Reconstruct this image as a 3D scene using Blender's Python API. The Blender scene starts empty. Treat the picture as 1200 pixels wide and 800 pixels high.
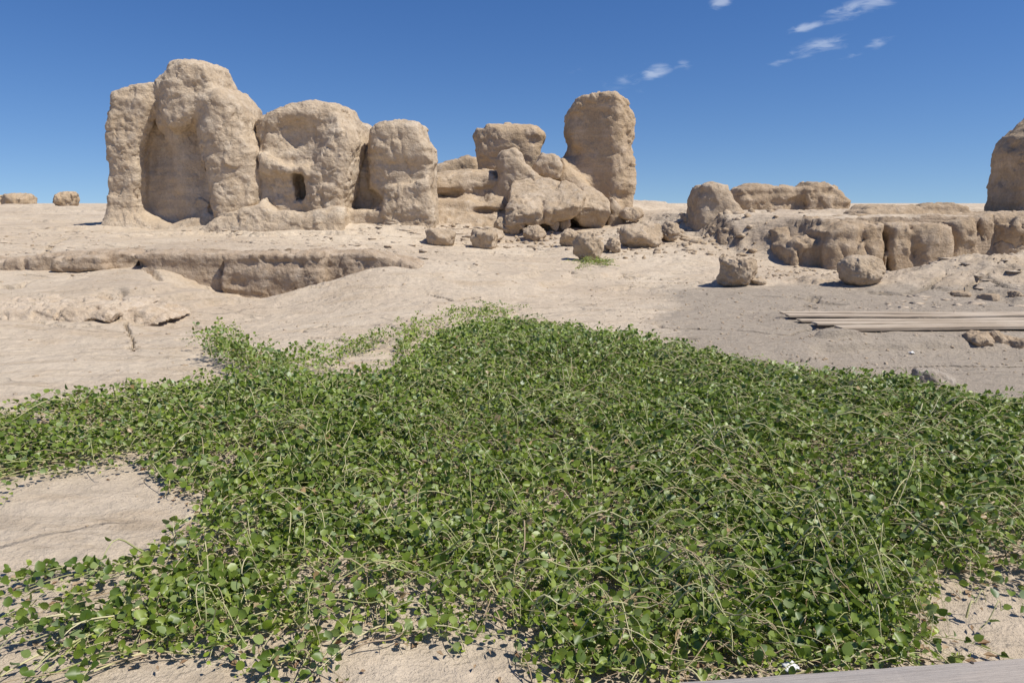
import bpy, math, random
import numpy as np
from mathutils import Vector

rng = np.random.default_rng(7)
random.seed(7)
R = math.radians

# ------------------------------------------------------------------ camera, light, exposure
sc = bpy.context.scene
COL = sc.collection
CAM_Z = 1.6
HORIZ = 238.0                      # picture row of the horizon (of 800)
PITCH = math.atan((400 - HORIZ) / 800.0)
cam_d = bpy.data.cameras.new('camera')
cam = bpy.data.objects.new('camera', cam_d)
COL.objects.link(cam)
cam.location = (0, 0, CAM_Z)
cam.rotation_euler = (math.pi / 2 - PITCH, 0, 0)
cam_d.sensor_width = 36.0
cam_d.lens = 24.0
cam_d.clip_start = 0.05
cam_d.clip_end = 3000
sc.camera = cam

SUN_EL, SUN_AZ = R(56), R(66)      # azimuth: turned to the right from straight behind the camera
sdir = Vector((math.sin(SUN_AZ) * math.cos(SUN_EL), -math.cos(SUN_AZ) * math.cos(SUN_EL), math.sin(SUN_EL)))
sun_d = bpy.data.lights.new('sun', 'SUN')
sun_d.energy = 4.9
sun_d.angle = R(0.53)
sun_d.color = (1.0, 0.95, 0.87)
sun = bpy.data.objects.new('sun', sun_d)
COL.objects.link(sun)
sun.rotation_euler = sdir.to_track_quat('Z', 'Y').to_euler()
sun.location = (20, -10, 40)

world = bpy.data.worlds.new('World')
sc.world = world
world.use_nodes = True
wt = world.node_tree
wt.nodes.clear()
def wn(t, **k):
    n = wt.nodes.new(t)
    for a, b in k.items(): setattr(n, a, b)
    return n
wout = wn('ShaderNodeOutputWorld')
bg = wn('ShaderNodeBackground')
bg.inputs['Strength'].default_value = 0.099
sky = wn('ShaderNodeTexSky', sky_type='NISHITA', sun_disc=False)
sky.sun_elevation = SUN_EL
sky.sun_rotation = math.atan2(sdir.x, sdir.y)
sky.altitude = 800
sky.air_density = 1.0
sky.dust_density = 0.1
sky.ozone_density = 2.2

sc.view_settings.view_transform = 'Standard'
sc.view_settings.look = 'None'
sc.view_settings.gamma = 1
sc.view_settings.use_curve_mapping = False
sc.view_settings.exposure = 0.12
sc.render.engine = 'CYCLES'
sc.cycles.max_bounces = 6
sc.cycles.diffuse_bounces = 3
sc.cycles.glossy_bounces = 2
sc.cycles.transparent_max_bounces = 4

def ray(px, py):
    u = (px - 600) / 800.0; v = (400 - py) / 800.0
    c, s = math.cos(PITCH), math.sin(PITCH)
    return np.array([u, c + v * s, -s + v * c])
def at(px, py, Y):
    d = ray(px, py)
    return np.array([d[0] / d[1] * Y, Y, CAM_Z + d[2] / d[1] * Y])
def pix(P):
    """world points (N,3) -> picture coordinates (of 1200x800)"""
    c, s = math.cos(PITCH), math.sin(PITCH)
    dz = P[:, 2] - CAM_Z
    fwd = P[:, 1] * c - dz * s
    upv = P[:, 1] * s + dz * c
    fwd = np.maximum(fwd, 1e-3)
    return 600 + 800 * P[:, 0] / fwd, 400 - 800 * upv / fwd

# sky: nishita plus thin cloud wisps placed by direction
tc = wn('ShaderNodeTexCoord')
def vdir(px, py):
    d = ray(px, py); return d / np.linalg.norm(d)
L = wt.links.new
vs = wn('ShaderNodeVectorMath', operation='MULTIPLY_ADD'); L(tc.outputs['Generated'], vs.inputs[0]); vs.inputs[1].default_value = (1, 1, .9); vs.inputs[2].default_value = (0, 0, .095)
vn = wn('ShaderNodeVectorMath', operation='NORMALIZE'); L(vs.outputs[0], vn.inputs[0]); L(vn.outputs[0], sky.inputs['Vector'])
# stretched noise on the plane of the cloud layer
sep = wn('ShaderNodeSeparateXYZ'); L(tc.outputs['Generated'], sep.inputs[0])
mz = wn('ShaderNodeMath', operation='MAXIMUM'); L(sep.outputs['Z'], mz.inputs[0]); mz.inputs[1].default_value = 0.03
dx = wn('ShaderNodeMath', operation='DIVIDE'); L(sep.outputs['X'], dx.inputs[0]); L(mz.outputs[0], dx.inputs[1])
dy = wn('ShaderNodeMath', operation='DIVIDE'); L(sep.outputs['Y'], dy.inputs[0]); L(mz.outputs[0], dy.inputs[1])
cmb = wn('ShaderNodeCombineXYZ'); L(dx.outputs[0], cmb.inputs[0]); L(dy.outputs[0], cmb.inputs[1])
mp = wn('ShaderNodeMapping'); L(tc.outputs['Generated'], mp.inputs[0])
mp.inputs['Rotation'].default_value = (0, R(14), 0); mp.inputs['Scale'].default_value = (1.0, 1.0, 3.2)
nz = wn('ShaderNodeTexNoise'); L(mp.outputs[0], nz.inputs['Vector'])
nz.inputs['Scale'].default_value = 34; nz.inputs['Detail'].default_value = 7; nz.inputs['Roughness'].default_value = 0.55
nz.inputs['Distortion'].default_value = .6
total = None
for (px, py, rx, ry, amp) in [(768, 84, 26, 13, 1.0), (800, 76, 16, 9, .8), (735, 94, 42, 12, .5), (673, 86, 18, 8, .4), (845, 3, 20, 9, .9),
                              (1010, 8, 64, 13, .9), (945, 32, 30, 7, .95), (962, 55, 44, 14, .85), (1031, 50, 24, 9, .75), (910, 74, 26, 6, .6), (985, 22, 40, 7, .6), (1000, 66, 22, 5, .6), (760, 104, 34, 6, .55), (930, 62, 16, 5, .6), (688, 48, 9, 5, .3)]:
    d0 = vdir(px, py)
    sub = wn('ShaderNodeVectorMath', operation='SUBTRACT'); L(tc.outputs['Generated'], sub.inputs[0]); sub.inputs[1].default_value = d0
    # ellipse in local frame: right vector and up vector at that direction
    r = np.cross(d0, [0, 0, 1]); r /= np.linalg.norm(r); u = np.cross(r, d0)
    kk = 800.0 * (1 + ((px - 600) ** 2 + (py - 400) ** 2) / 640000.0) ** .5
    # tilt wisps a little
    a_ = R(10); r2 = r * math.cos(a_) + u * math.sin(a_); u2 = u * math.cos(a_) - r * math.sin(a_)
    d1 = wn('ShaderNodeVectorMath', operation='DOT_PRODUCT'); L(sub.outputs[0], d1.inputs[0]); d1.inputs[1].default_value = r2 * kk / rx
    d2 = wn('ShaderNodeVectorMath', operation='DOT_PRODUCT'); L(sub.outputs[0], d2.inputs[0]); d2.inputs[1].default_value = u2 * kk / ry
    c2 = wn('ShaderNodeCombineXYZ'); L(d1.outputs['Value'], c2.inputs[0]); L(d2.outputs['Value'], c2.inputs[1])
    ln = wn('ShaderNodeVectorMath', operation='LENGTH'); L(c2.outputs[0], ln.inputs[0])
    mr = wn('ShaderNodeMapRange', interpolation_type='SMOOTHERSTEP'); L(ln.outputs['Value'], mr.inputs['Value'])
    mr.inputs['From Min'].default_value = 1.35; mr.inputs['From Max'].default_value = 0.0
    mr.inputs['To Min'].default_value = 0.0; mr.inputs['To Max'].default_value = amp
    if total is None: total = mr.outputs[0]
    else:
        mx = wn('ShaderNodeMath', operation='MAXIMUM'); L(total, mx.inputs[0]); L(mr.outputs[0], mx.inputs[1]); total = mx.outputs[0]
# threshold = noise + mask
ad = wn('ShaderNodeMath', operation='MULTIPLY_ADD'); L(total, ad.inputs[0]); ad.inputs[1].default_value = 0.42; L(nz.outputs['Fac'], ad.inputs[2])
mr = wn('ShaderNodeMapRange', interpolation_type='SMOOTHSTEP'); L(ad.outputs[0], mr.inputs['Value'])
mr.inputs['From Min'].default_value = 0.62; mr.inputs['From Max'].default_value = 1.0
mm = wn('ShaderNodeMath', operation='MULTIPLY'); L(mr.outputs[0], mm.inputs[0]); L(total, mm.inputs[1])
mm2 = wn('ShaderNodeMath', operation='MULTIPLY'); L(mm.outputs[0], mm2.inputs[0]); mm2.inputs[1].default_value = .52; mm2.use_clamp = True
mix = wn('ShaderNodeMix', data_type='RGBA'); L(mm2.outputs[0], mix.inputs['Factor'])
hsv = wn('ShaderNodeHueSaturation'); hsv.inputs['Saturation'].default_value = 1.30; hsv.inputs['Hue'].default_value = .512; L(sky.outputs[0], hsv.inputs['Color'])
L(hsv.outputs[0], mix.inputs['A']); mix.inputs['B'].default_value = (6.6, 7.3, 8.6, 1)
L(mix.outputs['Result'], bg.inputs['Color']); L(bg.outputs[0], wout.inputs[0])

# ------------------------------------------------------------------ noise
_T = np.random.default_rng(11).random((64, 64, 64)).astype(np.float32)
def vnoise(P):
    """value noise in -1..1 ; P (...,3)"""
    P = np.asarray(P, dtype=np.float32)
    I = np.floor(P).astype(np.int64); Fq = P - I
    Fq = Fq * Fq * (3 - 2 * Fq)
    x0, y0, z0 = (I[..., 0] & 63), (I[..., 1] & 63), (I[..., 2] & 63)
    x1, y1, z1 = (x0 + 1) & 63, (y0 + 1) & 63, (z0 + 1) & 63
    fx, fy, fz = Fq[..., 0], Fq[..., 1], Fq[..., 2]
    a = _T[x0, y0, z0] * (1 - fx) + _T[x1, y0, z0] * fx
    b = _T[x0, y1, z0] * (1 - fx) + _T[x1, y1, z0] * fx
    c = _T[x0, y0, z1] * (1 - fx) + _T[x1, y0, z1] * fx
    d = _T[x0, y1, z1] * (1 - fx) + _T[x1, y1, z1] * fx
    a = a * (1 - fy) + b * fy; c = c * (1 - fy) + d * fy
    return (a * (1 - fz) + c * fz) * 2 - 1
def fbm(P, oct=4, gain=.5, lac=2.03, ridged=False):
    P = np.asarray(P, dtype=np.float32); s = 0; a = 1.0; tot = 0
    for i in range(oct):
        n = vnoise(P + 17.3 * i)
        if ridged: n = 1 - 2 * np.abs(n)
        s = s + a * n; tot += a; a *= gain; P = P * lac
    return s / tot
def sstep(x, a, b):
    t = np.clip((x - a) / (b - a), 0, 1); return t * t * (3 - 2 * t)

def facet(P, seed=0):
    """broken-earth facets: each jittered cell is its own tilted plane; returns about -1..1"""
    P = np.asarray(P, np.float32) + seed * 5.1
    I = np.floor(P).astype(np.int64); best = np.full(len(P), 1e9, np.float32); val = np.zeros(len(P), np.float32)
    for i in (-1, 0, 1):
        for j in (-1, 0, 1):
            for k in (-1, 0, 1):
                c = I + (i, j, k); a, b, d = (c[:, 0] & 63), (c[:, 1] & 63), (c[:, 2] & 63)
                jit = np.stack([_T[a, b, d], _T[b, d, a], _T[d, a, b]], -1)
                q = P - (c + jit); dd = (q * q).sum(1); m = dd < best
                rv = np.stack([_T[a, d, b], _T[b, a, d], _T[d, b, a]], -1) * 2 - 1
                v = (q * rv).sum(1) * 1.1 + (_T[(a + 7) & 63, b, d] - .5) * .9
                best = np.where(m, dd, best); val = np.where(m, v, val)
    return val
# ------------------------------------------------------------------ object helpers
def tag(o, label=None, cat=None, group=None, kind=None):
    if label: o['label'] = label
    if cat: o['category'] = cat
    if group: o['group'] = group
    if kind: o['kind'] = kind
    return o
def mesh_np(name, V, F, mat=None, smooth=True, attrs=None, fmat=None):
    """V (N,3); F (M,k) or list of such arrays"""
    Fs = F if isinstance(F, list) else [F]
    me = bpy.data.meshes.new(name)
    me.vertices.add(len(V)); me.vertices.foreach_set('co', np.ascontiguousarray(V, dtype=np.float32).ravel())
    idx = np.concatenate([f.ravel() for f in Fs]).astype(np.int32)
    cnt = np.concatenate([np.full(len(f), f.shape[1]) for f in Fs]).astype(np.int32)
    st = np.concatenate([[0], np.cumsum(cnt)[:-1]]).astype(np.int32)
    me.loops.add(len(idx)); me.loops.foreach_set('vertex_index', idx)
    me.polygons.add(len(cnt)); me.polygons.foreach_set('loop_start', st)
    me.update(calc_edges=True)
    if smooth: me.polygons.foreach_set('use_smooth', np.ones(len(cnt), dtype=bool))
    if fmat is not None: me.polygons.foreach_set('material_index', fmat.astype(np.int32))
    for k, a in (attrs or {}).items():
        at_ = me.attributes.new(k, 'FLOAT', 'POINT'); at_.data.foreach_set('value', a.astype(np.float32))
    for m in (mat if isinstance(mat, list) else [mat]):
        if m: me.materials.append(m)
    return me
def obj(name, me, parent=None):
    o = bpy.data.objects.new(name, me); COL.objects.link(o)
    if parent: o.parent = parent
    return o

# ------------------------------------------------------------------ materials
class MT:
    def __init__(s, name):
        s.m = bpy.data.materials.new(name); s.m.use_nodes = True; s.t = s.m.node_tree
        s.b = s.t.nodes['Principled BSDF']; s.out = s.t.nodes['Material Output']
        s.b.inputs['Roughness'].default_value = 0.95
        s.b.inputs['Specular IOR Level'].default_value = 0.15
        s.geo = s.n('ShaderNodeTexCoord')
    def n(s, t, **k):
        x = s.t.nodes.new(t)
        for a, b in k.items(): setattr(x, a, b)
        return x
    def l(s, a, b): s.t.links.new(a, b)
    def noise(s, scale, det=4, rough=.55, stretch=(1, 1, 1), dist=0, loc=(0, 0, 0)):
        mp = s.n('ShaderNodeMapping'); s.l(s.geo.outputs['Object'], mp.inputs[0])
        mp.inputs['Scale'].default_value = stretch; mp.inputs['Location'].default_value = loc
        t = s.n('ShaderNodeTexNoise'); s.l(mp.outputs[0], t.inputs['Vector'])
        t.inputs['Scale'].default_value = scale; t.inputs['Detail'].default_value = det
        t.inputs['Roughness'].default_value = rough; t.inputs['Distortion'].default_value = dist
        return t.outputs['Fac']
    def rng(s, x, a, b, c=0., d=1.):
        t = s.n('ShaderNodeMapRange'); s.l(x, t.inputs['Value'])
        for k, v in zip(('From Min', 'From Max', 'To Min', 'To Max'), (a, b, c, d)): t.inputs[k].default_value = v
        return t.outputs[0]
    def mix(s, f, a, b, mode='MIX'):
        t = s.n('ShaderNodeMix', data_type='RGBA', blend_type=mode)
        if isinstance(f, (int, float)): t.inputs['Factor'].default_value = f
        else: s.l(f, t.inputs['Factor'])
        for k, v in (('A', a), ('B', b)):
            if isinstance(v, tuple): t.inputs[k].default_value = (*v, 1)
            else: s.l(v, t.inputs[k])
        return t.outputs['Result']
    def math(s, op, a, b=0.):
        t = s.n('ShaderNodeMath', operation=op)
        for i, v in enumerate((a, b)):
            if isinstance(v, (int, float)): t.inputs[i].default_value = v
            else: s.l(v, t.inputs[i])
        return t.outputs[0]
    def attr(s, name):
        t = s.n('ShaderNodeAttribute', attribute_name=name); return t.outputs['Fac']
    def bump(s, h, dist, strength=1., prev=None):
        t = s.n('ShaderNodeBump'); s.l(h, t.inputs['Height'])
        t.inputs['Distance'].default_value = dist; t.inputs['Strength'].default_value = strength
        if prev is not None: s.l(prev, t.inputs['Normal'])
        return t.outputs[0]
    def fin(s, col, nor=None):
        s.l(col, s.b.inputs['Base Color'])
        if nor is not None: s.l(nor, s.b.inputs['Normal'])
        return s.m

def earth_mat(name, c1, c2, c3, strata=1.0, sc_=1.0):
    """eroded loess: c1 main, c2 lighter crust, c3 warmer patches"""
    m = MT(name)
    big = m.noise(0.5 * sc_, 5, .6); med = m.noise(2.2 * sc_, 6, .62); fine = m.noise(14 * sc_, 6, .65)
    lay = m.noise(1.1 * sc_, 5, .6, (0.25, 0.25, 5.5))
    lay2 = m.noise(2.6 * sc_, 4, .6, (0.2, 0.2, 9))
    gr = m.noise(60 * sc_, 4, .7)
    col = m.mix(m.rng(big, .38, .62), c1, c3)
    col = m.mix(m.rng(med, .45, .68), col, c2)
    col = m.mix(m.math('MULTIPLY', m.rng(lay, .42, .6), .45 * strata), col, c3)
    strk = m.noise(1.2 * sc_, 5, .6, (1.8, 1.8, .28), .4)
    col = m.mix(m.rng(strk, .50, .72, 0, .55), col, tuple(x * .78 for x in c3))
    dark = m.rng(fine, .32, .7, .86, 1.12)
    grd = m.rng(gr, .3, .7, .93, 1.07)
    hs = m.n('ShaderNodeHueSaturation'); m.l(col, hs.inputs['Color']); m.l(m.math('MULTIPLY', dark, grd), hs.inputs['Value'])
    # pits
    v = m.n('ShaderNodeTexVoronoi', feature='F1'); m.l(m.geo.outputs['Object'], v.inputs['Vector']); v.inputs['Scale'].default_value = 9 * sc_
    pit = m.rng(v.outputs['Distance'], .05, .3)
    b = m.bump(med, .13 / sc_, .8)
    b = m.bump(lay2, .02 / sc_, .35 * strata, b)
    b = m.bump(pit, .012 / sc_, .4, b)
    b = m.bump(fine, .045 / sc_, .8, b)
    b = m.bump(gr, .010 / sc_, .6, b)
    return m.fin(hs.outputs[0], b)
M_RUIN = earth_mat('loess_ruin', (.515, .415, .30), (.585, .49, .37), (.465, .36, .245))
M_TOWER = earth_mat('loess_tower', (.49, .375, .25), (.56, .445, .32), (.44, .325, .205), 1.2)
M_ROCK = earth_mat('loess_boulder', (.46, .365, .26), (.54, .445, .335), (.42, .315, .205), .7, 1.6)
M_TERR = earth_mat('loess_terrace', (.43, .33, .225), (.51, .41, .30), (.38, .28, .18), 1.0, 1.2)

M_BANK = earth_mat('cut_bank', (.41, .32, .23), (.50, .41, .31), (.37, .275, .185), .8, 2.0)
M_SLAB = earth_mat('pale_crust', (.55, .455, .345), (.57, .475, .365), (.48, .375, .265), .5, 2.2)
def ground_mat():
    m = MT('dusty_ground')
    big = m.noise(.22, 5, .6); med = m.noise(1.3, 7, .62); fine = m.noise(9, 7, .68); gr = m.noise(55, 5, .7)
    smear = m.noise(.9, 6, .65, (1, 2.8, 1), .6)
    pale, warm, grey, dk = (.60, .50, .375), (.48, .37, .25), (.40, .34, .27), (.33, .27, .205)
    col = m.mix(m.rng(big, .40, .62), pale, (.49, .395, .29))
    col = m.mix(m.rng(smear, .50, .70, 0, .7), col, warm)
    thin = m.noise(1.6, 8, .7, (.35, 2.6, 5), .8)
    col = m.mix(m.rng(thin, .56, .70, 0, .65), col, (.36, .275, .185))
    thin2 = m.noise(5, 6, .7, (.5, 2.2, 5), 1.2, (4, 1, 0))
    col = m.mix(m.rng(thin2, .60, .70, 0, .5), col, (.33, .255, .18))
    # grey gravelly soil
    ga = m.attr('gravel')
    gm = m.rng(m.math('ADD', ga, m.math('MULTIPLY', m.math('SUBTRACT', med, .5), 1.6)), .3, .75)
    spk = m.noise(26, 4, .75)
    gcol = m.mix(m.rng(spk, .42, .62), dk, (.42, .36, .285))
    gcol = m.mix(.5, gcol, grey)
    col = m.mix(m.math('MULTIPLY', gm, .8), col, gcol)
    # weathered crust on steep cut earth
    col = m.mix(m.attr('cut'), col, m.mix(m.rng(med, .4, .65), (.33, .25, .175), (.40, .31, .22)))
    hs = m.n('ShaderNodeHueSaturation'); m.l(col, hs.inputs['Color'])
    m.l(m.math('MULTIPLY', m.rng(fine, .3, .7, .86, 1.1), m.rng(gr, .3, .7, .93, 1.06)), hs.inputs['Value'])
    # cracks
    mp = m.n('ShaderNodeMapping'); m.l(m.geo.outputs['Object'], mp.inputs[0]); mp.inputs['Scale'].default_value = (.55, 1.0, .6)
    dn = m.n('ShaderNodeTexNoise'); m.l(mp.outputs[0], dn.inputs['Vector']); dn.inputs['Scale'].default_value = 2.2; dn.inputs['Detail'].default_value = 5
    av = m.n('ShaderNodeVectorMath', operation='MULTIPLY_ADD'); m.l(dn.outputs['Color'], av.inputs[0]); av.inputs[1].default_value = (.8, .8, .8); m.l(mp.outputs[0], av.inputs[2])
    v = m.n('ShaderNodeTexVoronoi', feature='DISTANCE_TO_EDGE'); m.l(av.outputs[0], v.inputs['Vector']); v.inputs['Scale'].default_value = .75
    ck = m.rng(v.outputs['Distance'], .0, .03)
    ckm = m.math('MAXIMUM', ck, m.rng(m.noise(.6, 3, .5, loc=(5, 2, 0)), .52, .58, 1, 0))
    b = m.bump(med, .14, .7)
    b = m.bump(m.noise(2.2, 7, .65, (.5, 1, 7)), .07, .8, b)
    b = m.bump(smear, .05, .5, b)
    b = m.bump(ckm, .04, .7, b)
    b = m.bump(fine, .045, .8, b)
    b = m.bump(m.math('MULTIPLY', spk, gm), .03, .9, b)
    b = m.bump(gr, .010, .8, b)
    return m.fin(hs.outputs[0], b)
M_GROUND = ground_mat()

# ------------------------------------------------------------------ terrain
def tps_fit(P):
    P = np.array(P, float); n = len(P)
    def U(r2): return np.where(r2 > 1e-9, r2 * np.log(np.maximum(r2, 1e-9)), 0)
    D = ((P[:, None, :2] - P[None, :, :2]) ** 2).sum(-1)
    K = U(D) + np.eye(n) * .35
    A = np.zeros((n + 3, n + 3)); A[:n, :n] = K; A[:n, n] = 1; A[:n, n + 1:] = P[:, :2]
    A[n, :n] = 1; A[n + 1:, :n] = P[:, :2].T
    w = np.linalg.solve(A, np.concatenate([P[:, 2], [0, 0, 0]]))
    def f(X, Y):
        X = np.asarray(X, float); Y = np.asarray(Y, float)
        s = w[n] + w[n + 1] * X + w[n + 2] * Y
        for i in range(n):
            s = s + w[i] * U((X - P[i, 0]) ** 2 + (Y - P[i, 1]) ** 2)
        return s
    return f
def pts(lst): return [tuple(at(a, b, y)) for a, b, y in lst]
LOW = [(x, y, 0) for y in (-6, 0, 3) for x in (-12, -5, 0, 5, 12)] + \
      [(-5, 5.5, .03), (0, 6, .0), (5, 5.5, -.02), (-10, 7, .1), (10, 7, 0), (0, 9, .03), (3, 8, -.02), (6, 7.5, -.03), (10, 9.5, 0)] + \
      pts([(0, 400, 8.4), (0, 345, 11.5), (120, 341, 11.4), (200, 345, 11.2), (240, 360, 11.2), (330, 368, 11.2), (415, 342, 12.0), (480, 311, 14.),
           (60, 321, 13.2), (0, 317, 13.6), (150, 323, 12.9), (190, 327, 12.6), (150, 400, 8.6), (300, 395, 8.8), (450, 370, 9.9), (560, 365, 10.2), (600, 330, 13.), (560, 300, 17.), (530, 288, 20), (650, 300, 18.5), (640, 275, 22.5), (660, 255, 26),
           (700, 345, 12.6), (700, 310, 17.), (740, 280, 20.5), (760, 262, 24), (790, 246, 29), (780, 305, 17.3), (820, 335, 13.8), (865, 334, 13.4), (930, 318, 16.2), (1010, 334, 14), (1040, 320, 16.5),
           (900, 372, 10.), (1050, 394, 8.7), (1200, 392, 8.7), (1350, 392, 8.7), (1000, 418, 7.5), (1200, 420, 7.5), (1350, 420, 7.5), (1000, 350, 12), (1200, 365, 10.2), (850, 262, 22), (900, 255, 24), (560, 262, 24), (520, 240, 26), (600, 225, 28), (500, 268, 22)])
LOW += [(-14, 13, .7), (-10, 30, 1.2), (14, 14, .2), (14, 18, .2), (20, 22, .6), (-26, 14, .8), (-5, 45, 1.3), (5, 45, 1.3), (25, 45, 1.25), (-30, 45, 1.3), (60, 60, 1.2), (-60, 60, 1.2), (0, 62, 1.2), (40, 12, .2), (-40, 5, .3)]
HIGH = pts([(0, 301, 14.2), (60, 296, 14.), (150, 294, 13.8), (250, 296, 13.6), (330, 296, 13.7), (400, 297, 13.8), (470, 303, 14.2), (530, 288, 20), (0, 270, 20), (120, 268, 22), (220, 272, 21.), (300, 271, 21.3),
            (450, 268, 21.5), (500, 268, 22), (0, 250, 30), (60, 242, 40), (100, 244, 38), (560, 300, 17)]) + [(-5, 45, 1.3), (5, 45, 1.3), (-30, 45, 1.3), (-30, 14, .8), (0, 62, 1.2), (-60, 60, 1.2), (60, 60, 1.2)]
fLow, fHigh = tps_fit(LOW), tps_fit(HIGH)
WALLP = np.array([at(a, 300, y)[:2] for a, y in [(-200, 15.0), (0, 14.2), (60, 14.), (150, 13.75), (250, 13.5), (330, 13.55), (400, 13.75), (470, 14.2), (560, 15.2), (700, 17)]])
def wall_y(X, Y): return np.interp(X, WALLP[:, 0], WALLP[:, 1])
TERR_X = [at(a, 262, y)[0] for a, y in [(760, 24), (815, 21), (860, 19.2), (925, 18.2), (960, 17.6), (1040, 17.3), (1150, 17.4), (1200, 17.6), (1500, 18)]]
TERR_Y = [24, 21, 19.2, 18.2, 17.6, 17.3, 17.4, 17.6, 18]
TZ = at(1000, 254, 17.6)[2]
def gauss(X, Y, cx, cy, sx, sy): return np.exp(-((X - cx) / sx) ** 2 - ((Y - cy) / sy) ** 2)
P_bank = at(1150, 300, 13.6); P_mound = at(1120, 385, 8.6); P_dark = at(968, 400, 8.3)
def mound_mask(X, Y):
    x0 = at(930, 390, 8.4)[0]
    return sstep(X + .25 * np.sin(Y * 5), x0 - .25, x0 + .45) * sstep(Y + .12 * fbm(np.stack([X * 3, Y * 3, X * 0], -1), 3), 7.85, 8.2) * sstep(-Y, -10.4, -9.7)
def base_z(X, Y):
    lo = fLow(X, Y)
    w = np.stack([X, Y, np.zeros_like(X)], -1)
    nA = fbm(w * [.9, .9, 1], 4)
    # trench at the foot of the left cut
    wy = wall_y(X, Y)
    xa, xb = at(190, 340, 12.5)[0], at(440, 320, 13.4)[0]
    tr = sstep(X, xa - .6, xa + 1.0) * (1 - sstep(X, xb - 1.6, xb + .7))
    lip = np.interp(X, [xa, (xa + xb) / 2, xb], [12.0, 11.9, 13.4])
    lo = lo - tr * .46 * sstep(Y, lip - .2, lip + .7)
    hi = fHigh(X, Y) - .02
    x1 = at(455, 300, 14)[0]; fade = 1 - sstep(X, x1 - .4, x1 + 1.0)
    k = sstep(Y - wy, .42, .65)
    # left end of the cut breaks down into a low crumbled step
    xl = at(150, 300, 14)[0]
    hi_far = hi
    z = lo + (np.maximum(hi_far, lo) - lo) * k * fade
    far = sstep(Y, 17, 20.5) * fade
    z = z * (1 - far) + hi * far
    # ground rises again above the hollow left part
    bx0, bx1 = at(120, 268, 22)[0], at(505, 268, 22)[0]
    z = z + .13 * sstep(X, bx0 - .5, bx0 + .8) * (1 - sstep(X, bx1 - .6, bx1 + .6)) * np.exp(-((Y - 22.0) / .55) ** 2)
    # right bank
    bank = gauss(X, Y, P_bank[0] + .6, 13.6, 2.6, 1.3)
    bn = fbm(w * [1.2, 2.2, 1] + 9, 4)
    z = z + .62 * np.clip(bank + bank * .30 * bn + bank * .22 * fbm(w * [2.5, 5, 1] + 3, 4, .6, ridged=True), 0, None)
    z = z + .22 * gauss(X, Y, P_bank[0] + 3.2, 14.6, 1.6, .9)
    # mound under the planks
    mm_ = mound_mask(X, Y); z = z * (1 - mm_) + mm_ * (.035 + .02 * bn)
    z = z + .10 * gauss(X, Y, P_dark[0], P_dark[1] - .25, .38, .2)
    # right terrace
    ty = np.interp(X, TERR_X, TERR_Y) + .25 * nA
    soft = np.interp(X, [TERR_X[0], TERR_X[2], TERR_X[3], TERR_X[4]], [3.5, 2.4, 2.0, .4])
    tk = np.clip((Y - ty + soft * .6) / soft, 0, 1); tk = tk * tk * (3 - 2 * tk)
    tk = tk * sstep(X, TERR_X[0] - 1.5, TERR_X[0] + 1.5)
    tfar = np.interp(Y, [18, 26, 45], [TZ, at(1000, 246, 26)[2], 1.25])
    z = z * (1 - tk) + np.maximum(tfar, z) * tk
    # far plain
    r = np.hypot(X, Y)
    q = sstep(r, 48, 62); z = z * (1 - q) + 1.2 * q
    q = sstep(-Y, -3.0, 0.0); z = z * (1 - q)
    return z
def detail_z(X, Y, z):
    w = np.stack([X, Y, np.zeros_like(X)], -1)
    r = np.hypot(X, Y)
    n1 = fbm(w * .45, 5, .5); n2 = fbm(w * [1.6, 2.4, 1], 5, .55)
    amp = np.interp(r, [0, 4, 10, 25, 60], [.02, .03, .07, .13, .2])
    d = n1 * amp * 1.2 + n2 * amp * .5 + .35 * amp * fbm(w * [3.0, 7, 1], 5, .6, ridged=True) * sstep(fbm(w * .5 + 7, 2), -.3, .4)
    # laminated slabs: small terraces in the bedrock
    st = .13; q = (z + d + .05 * fbm(w * .8, 3)) / st
    fr = q - np.floor(q); stp = (np.floor(q) + sstep(fr, .40, .60)) * st
    m_ = sstep(fbm(w * .35 + 4, 3), -.05, .25) * sstep(r, 6, 9) * .8
    d2 = (stp - q * st)
    d = d + d2 * m_
    # cracks
    wv = w + .35 * np.stack([fbm(w * 1.5 + 3, 3), fbm(w * 1.5 + 8, 3), np.zeros_like(X)], -1)
    cr = np.abs(fbm(wv * [.30, .8, 1] + 21, 3))
    crm = sstep(-cr, -.020, -.003) * sstep(fbm(w * .4 + 12, 2), -.1, .25) * sstep(r, 5, 7) * (1 - sstep(r, 20, 30))
    d = d - .10 * crm
    return d * (1 - .7 * mound_mask(X, Y))
CRACKS = [([(10, 366), (30, 360), (60, 357), (90, 359), (118, 352), (128, 355), (132, 366)], 10.2, .030), ([(138, 354), (152, 362), (175, 365), (203, 364)], 10.2, .03), ([(146, 386), (151, 396), (158, 412), (154, 426)], 8.7, .009),
          ([(150, 424), (157, 430)], 7.9, .03), ([(200, 373), (224, 369)], 9.8, .03), ([(48, 285), (62, 278), (78, 275)], 16.5, .05), ([(88, 281), (120, 279), (150, 281), (180, 292)], 15.5, .05), ([(0, 335), (20, 336), (34, 330)], 12, .04),
          ([(20, 312), (60, 314), (100, 311)], 13.2, .03), ([(500, 345), (530, 350), (560, 346)], 11.5, .02), ([(330, 395), (360, 390), (402, 392)], 9, .015), ([(1020, 330), (1060, 332), (1110, 326)], 12.5, .04), ([(1120, 336), (1150, 330), (1185, 335)], 12.2, .05), ([(230, 283), (300, 286), (350, 282)], 17, .04), ([(420, 285), (480, 290), (540, 284)], 17, .04)]
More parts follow.
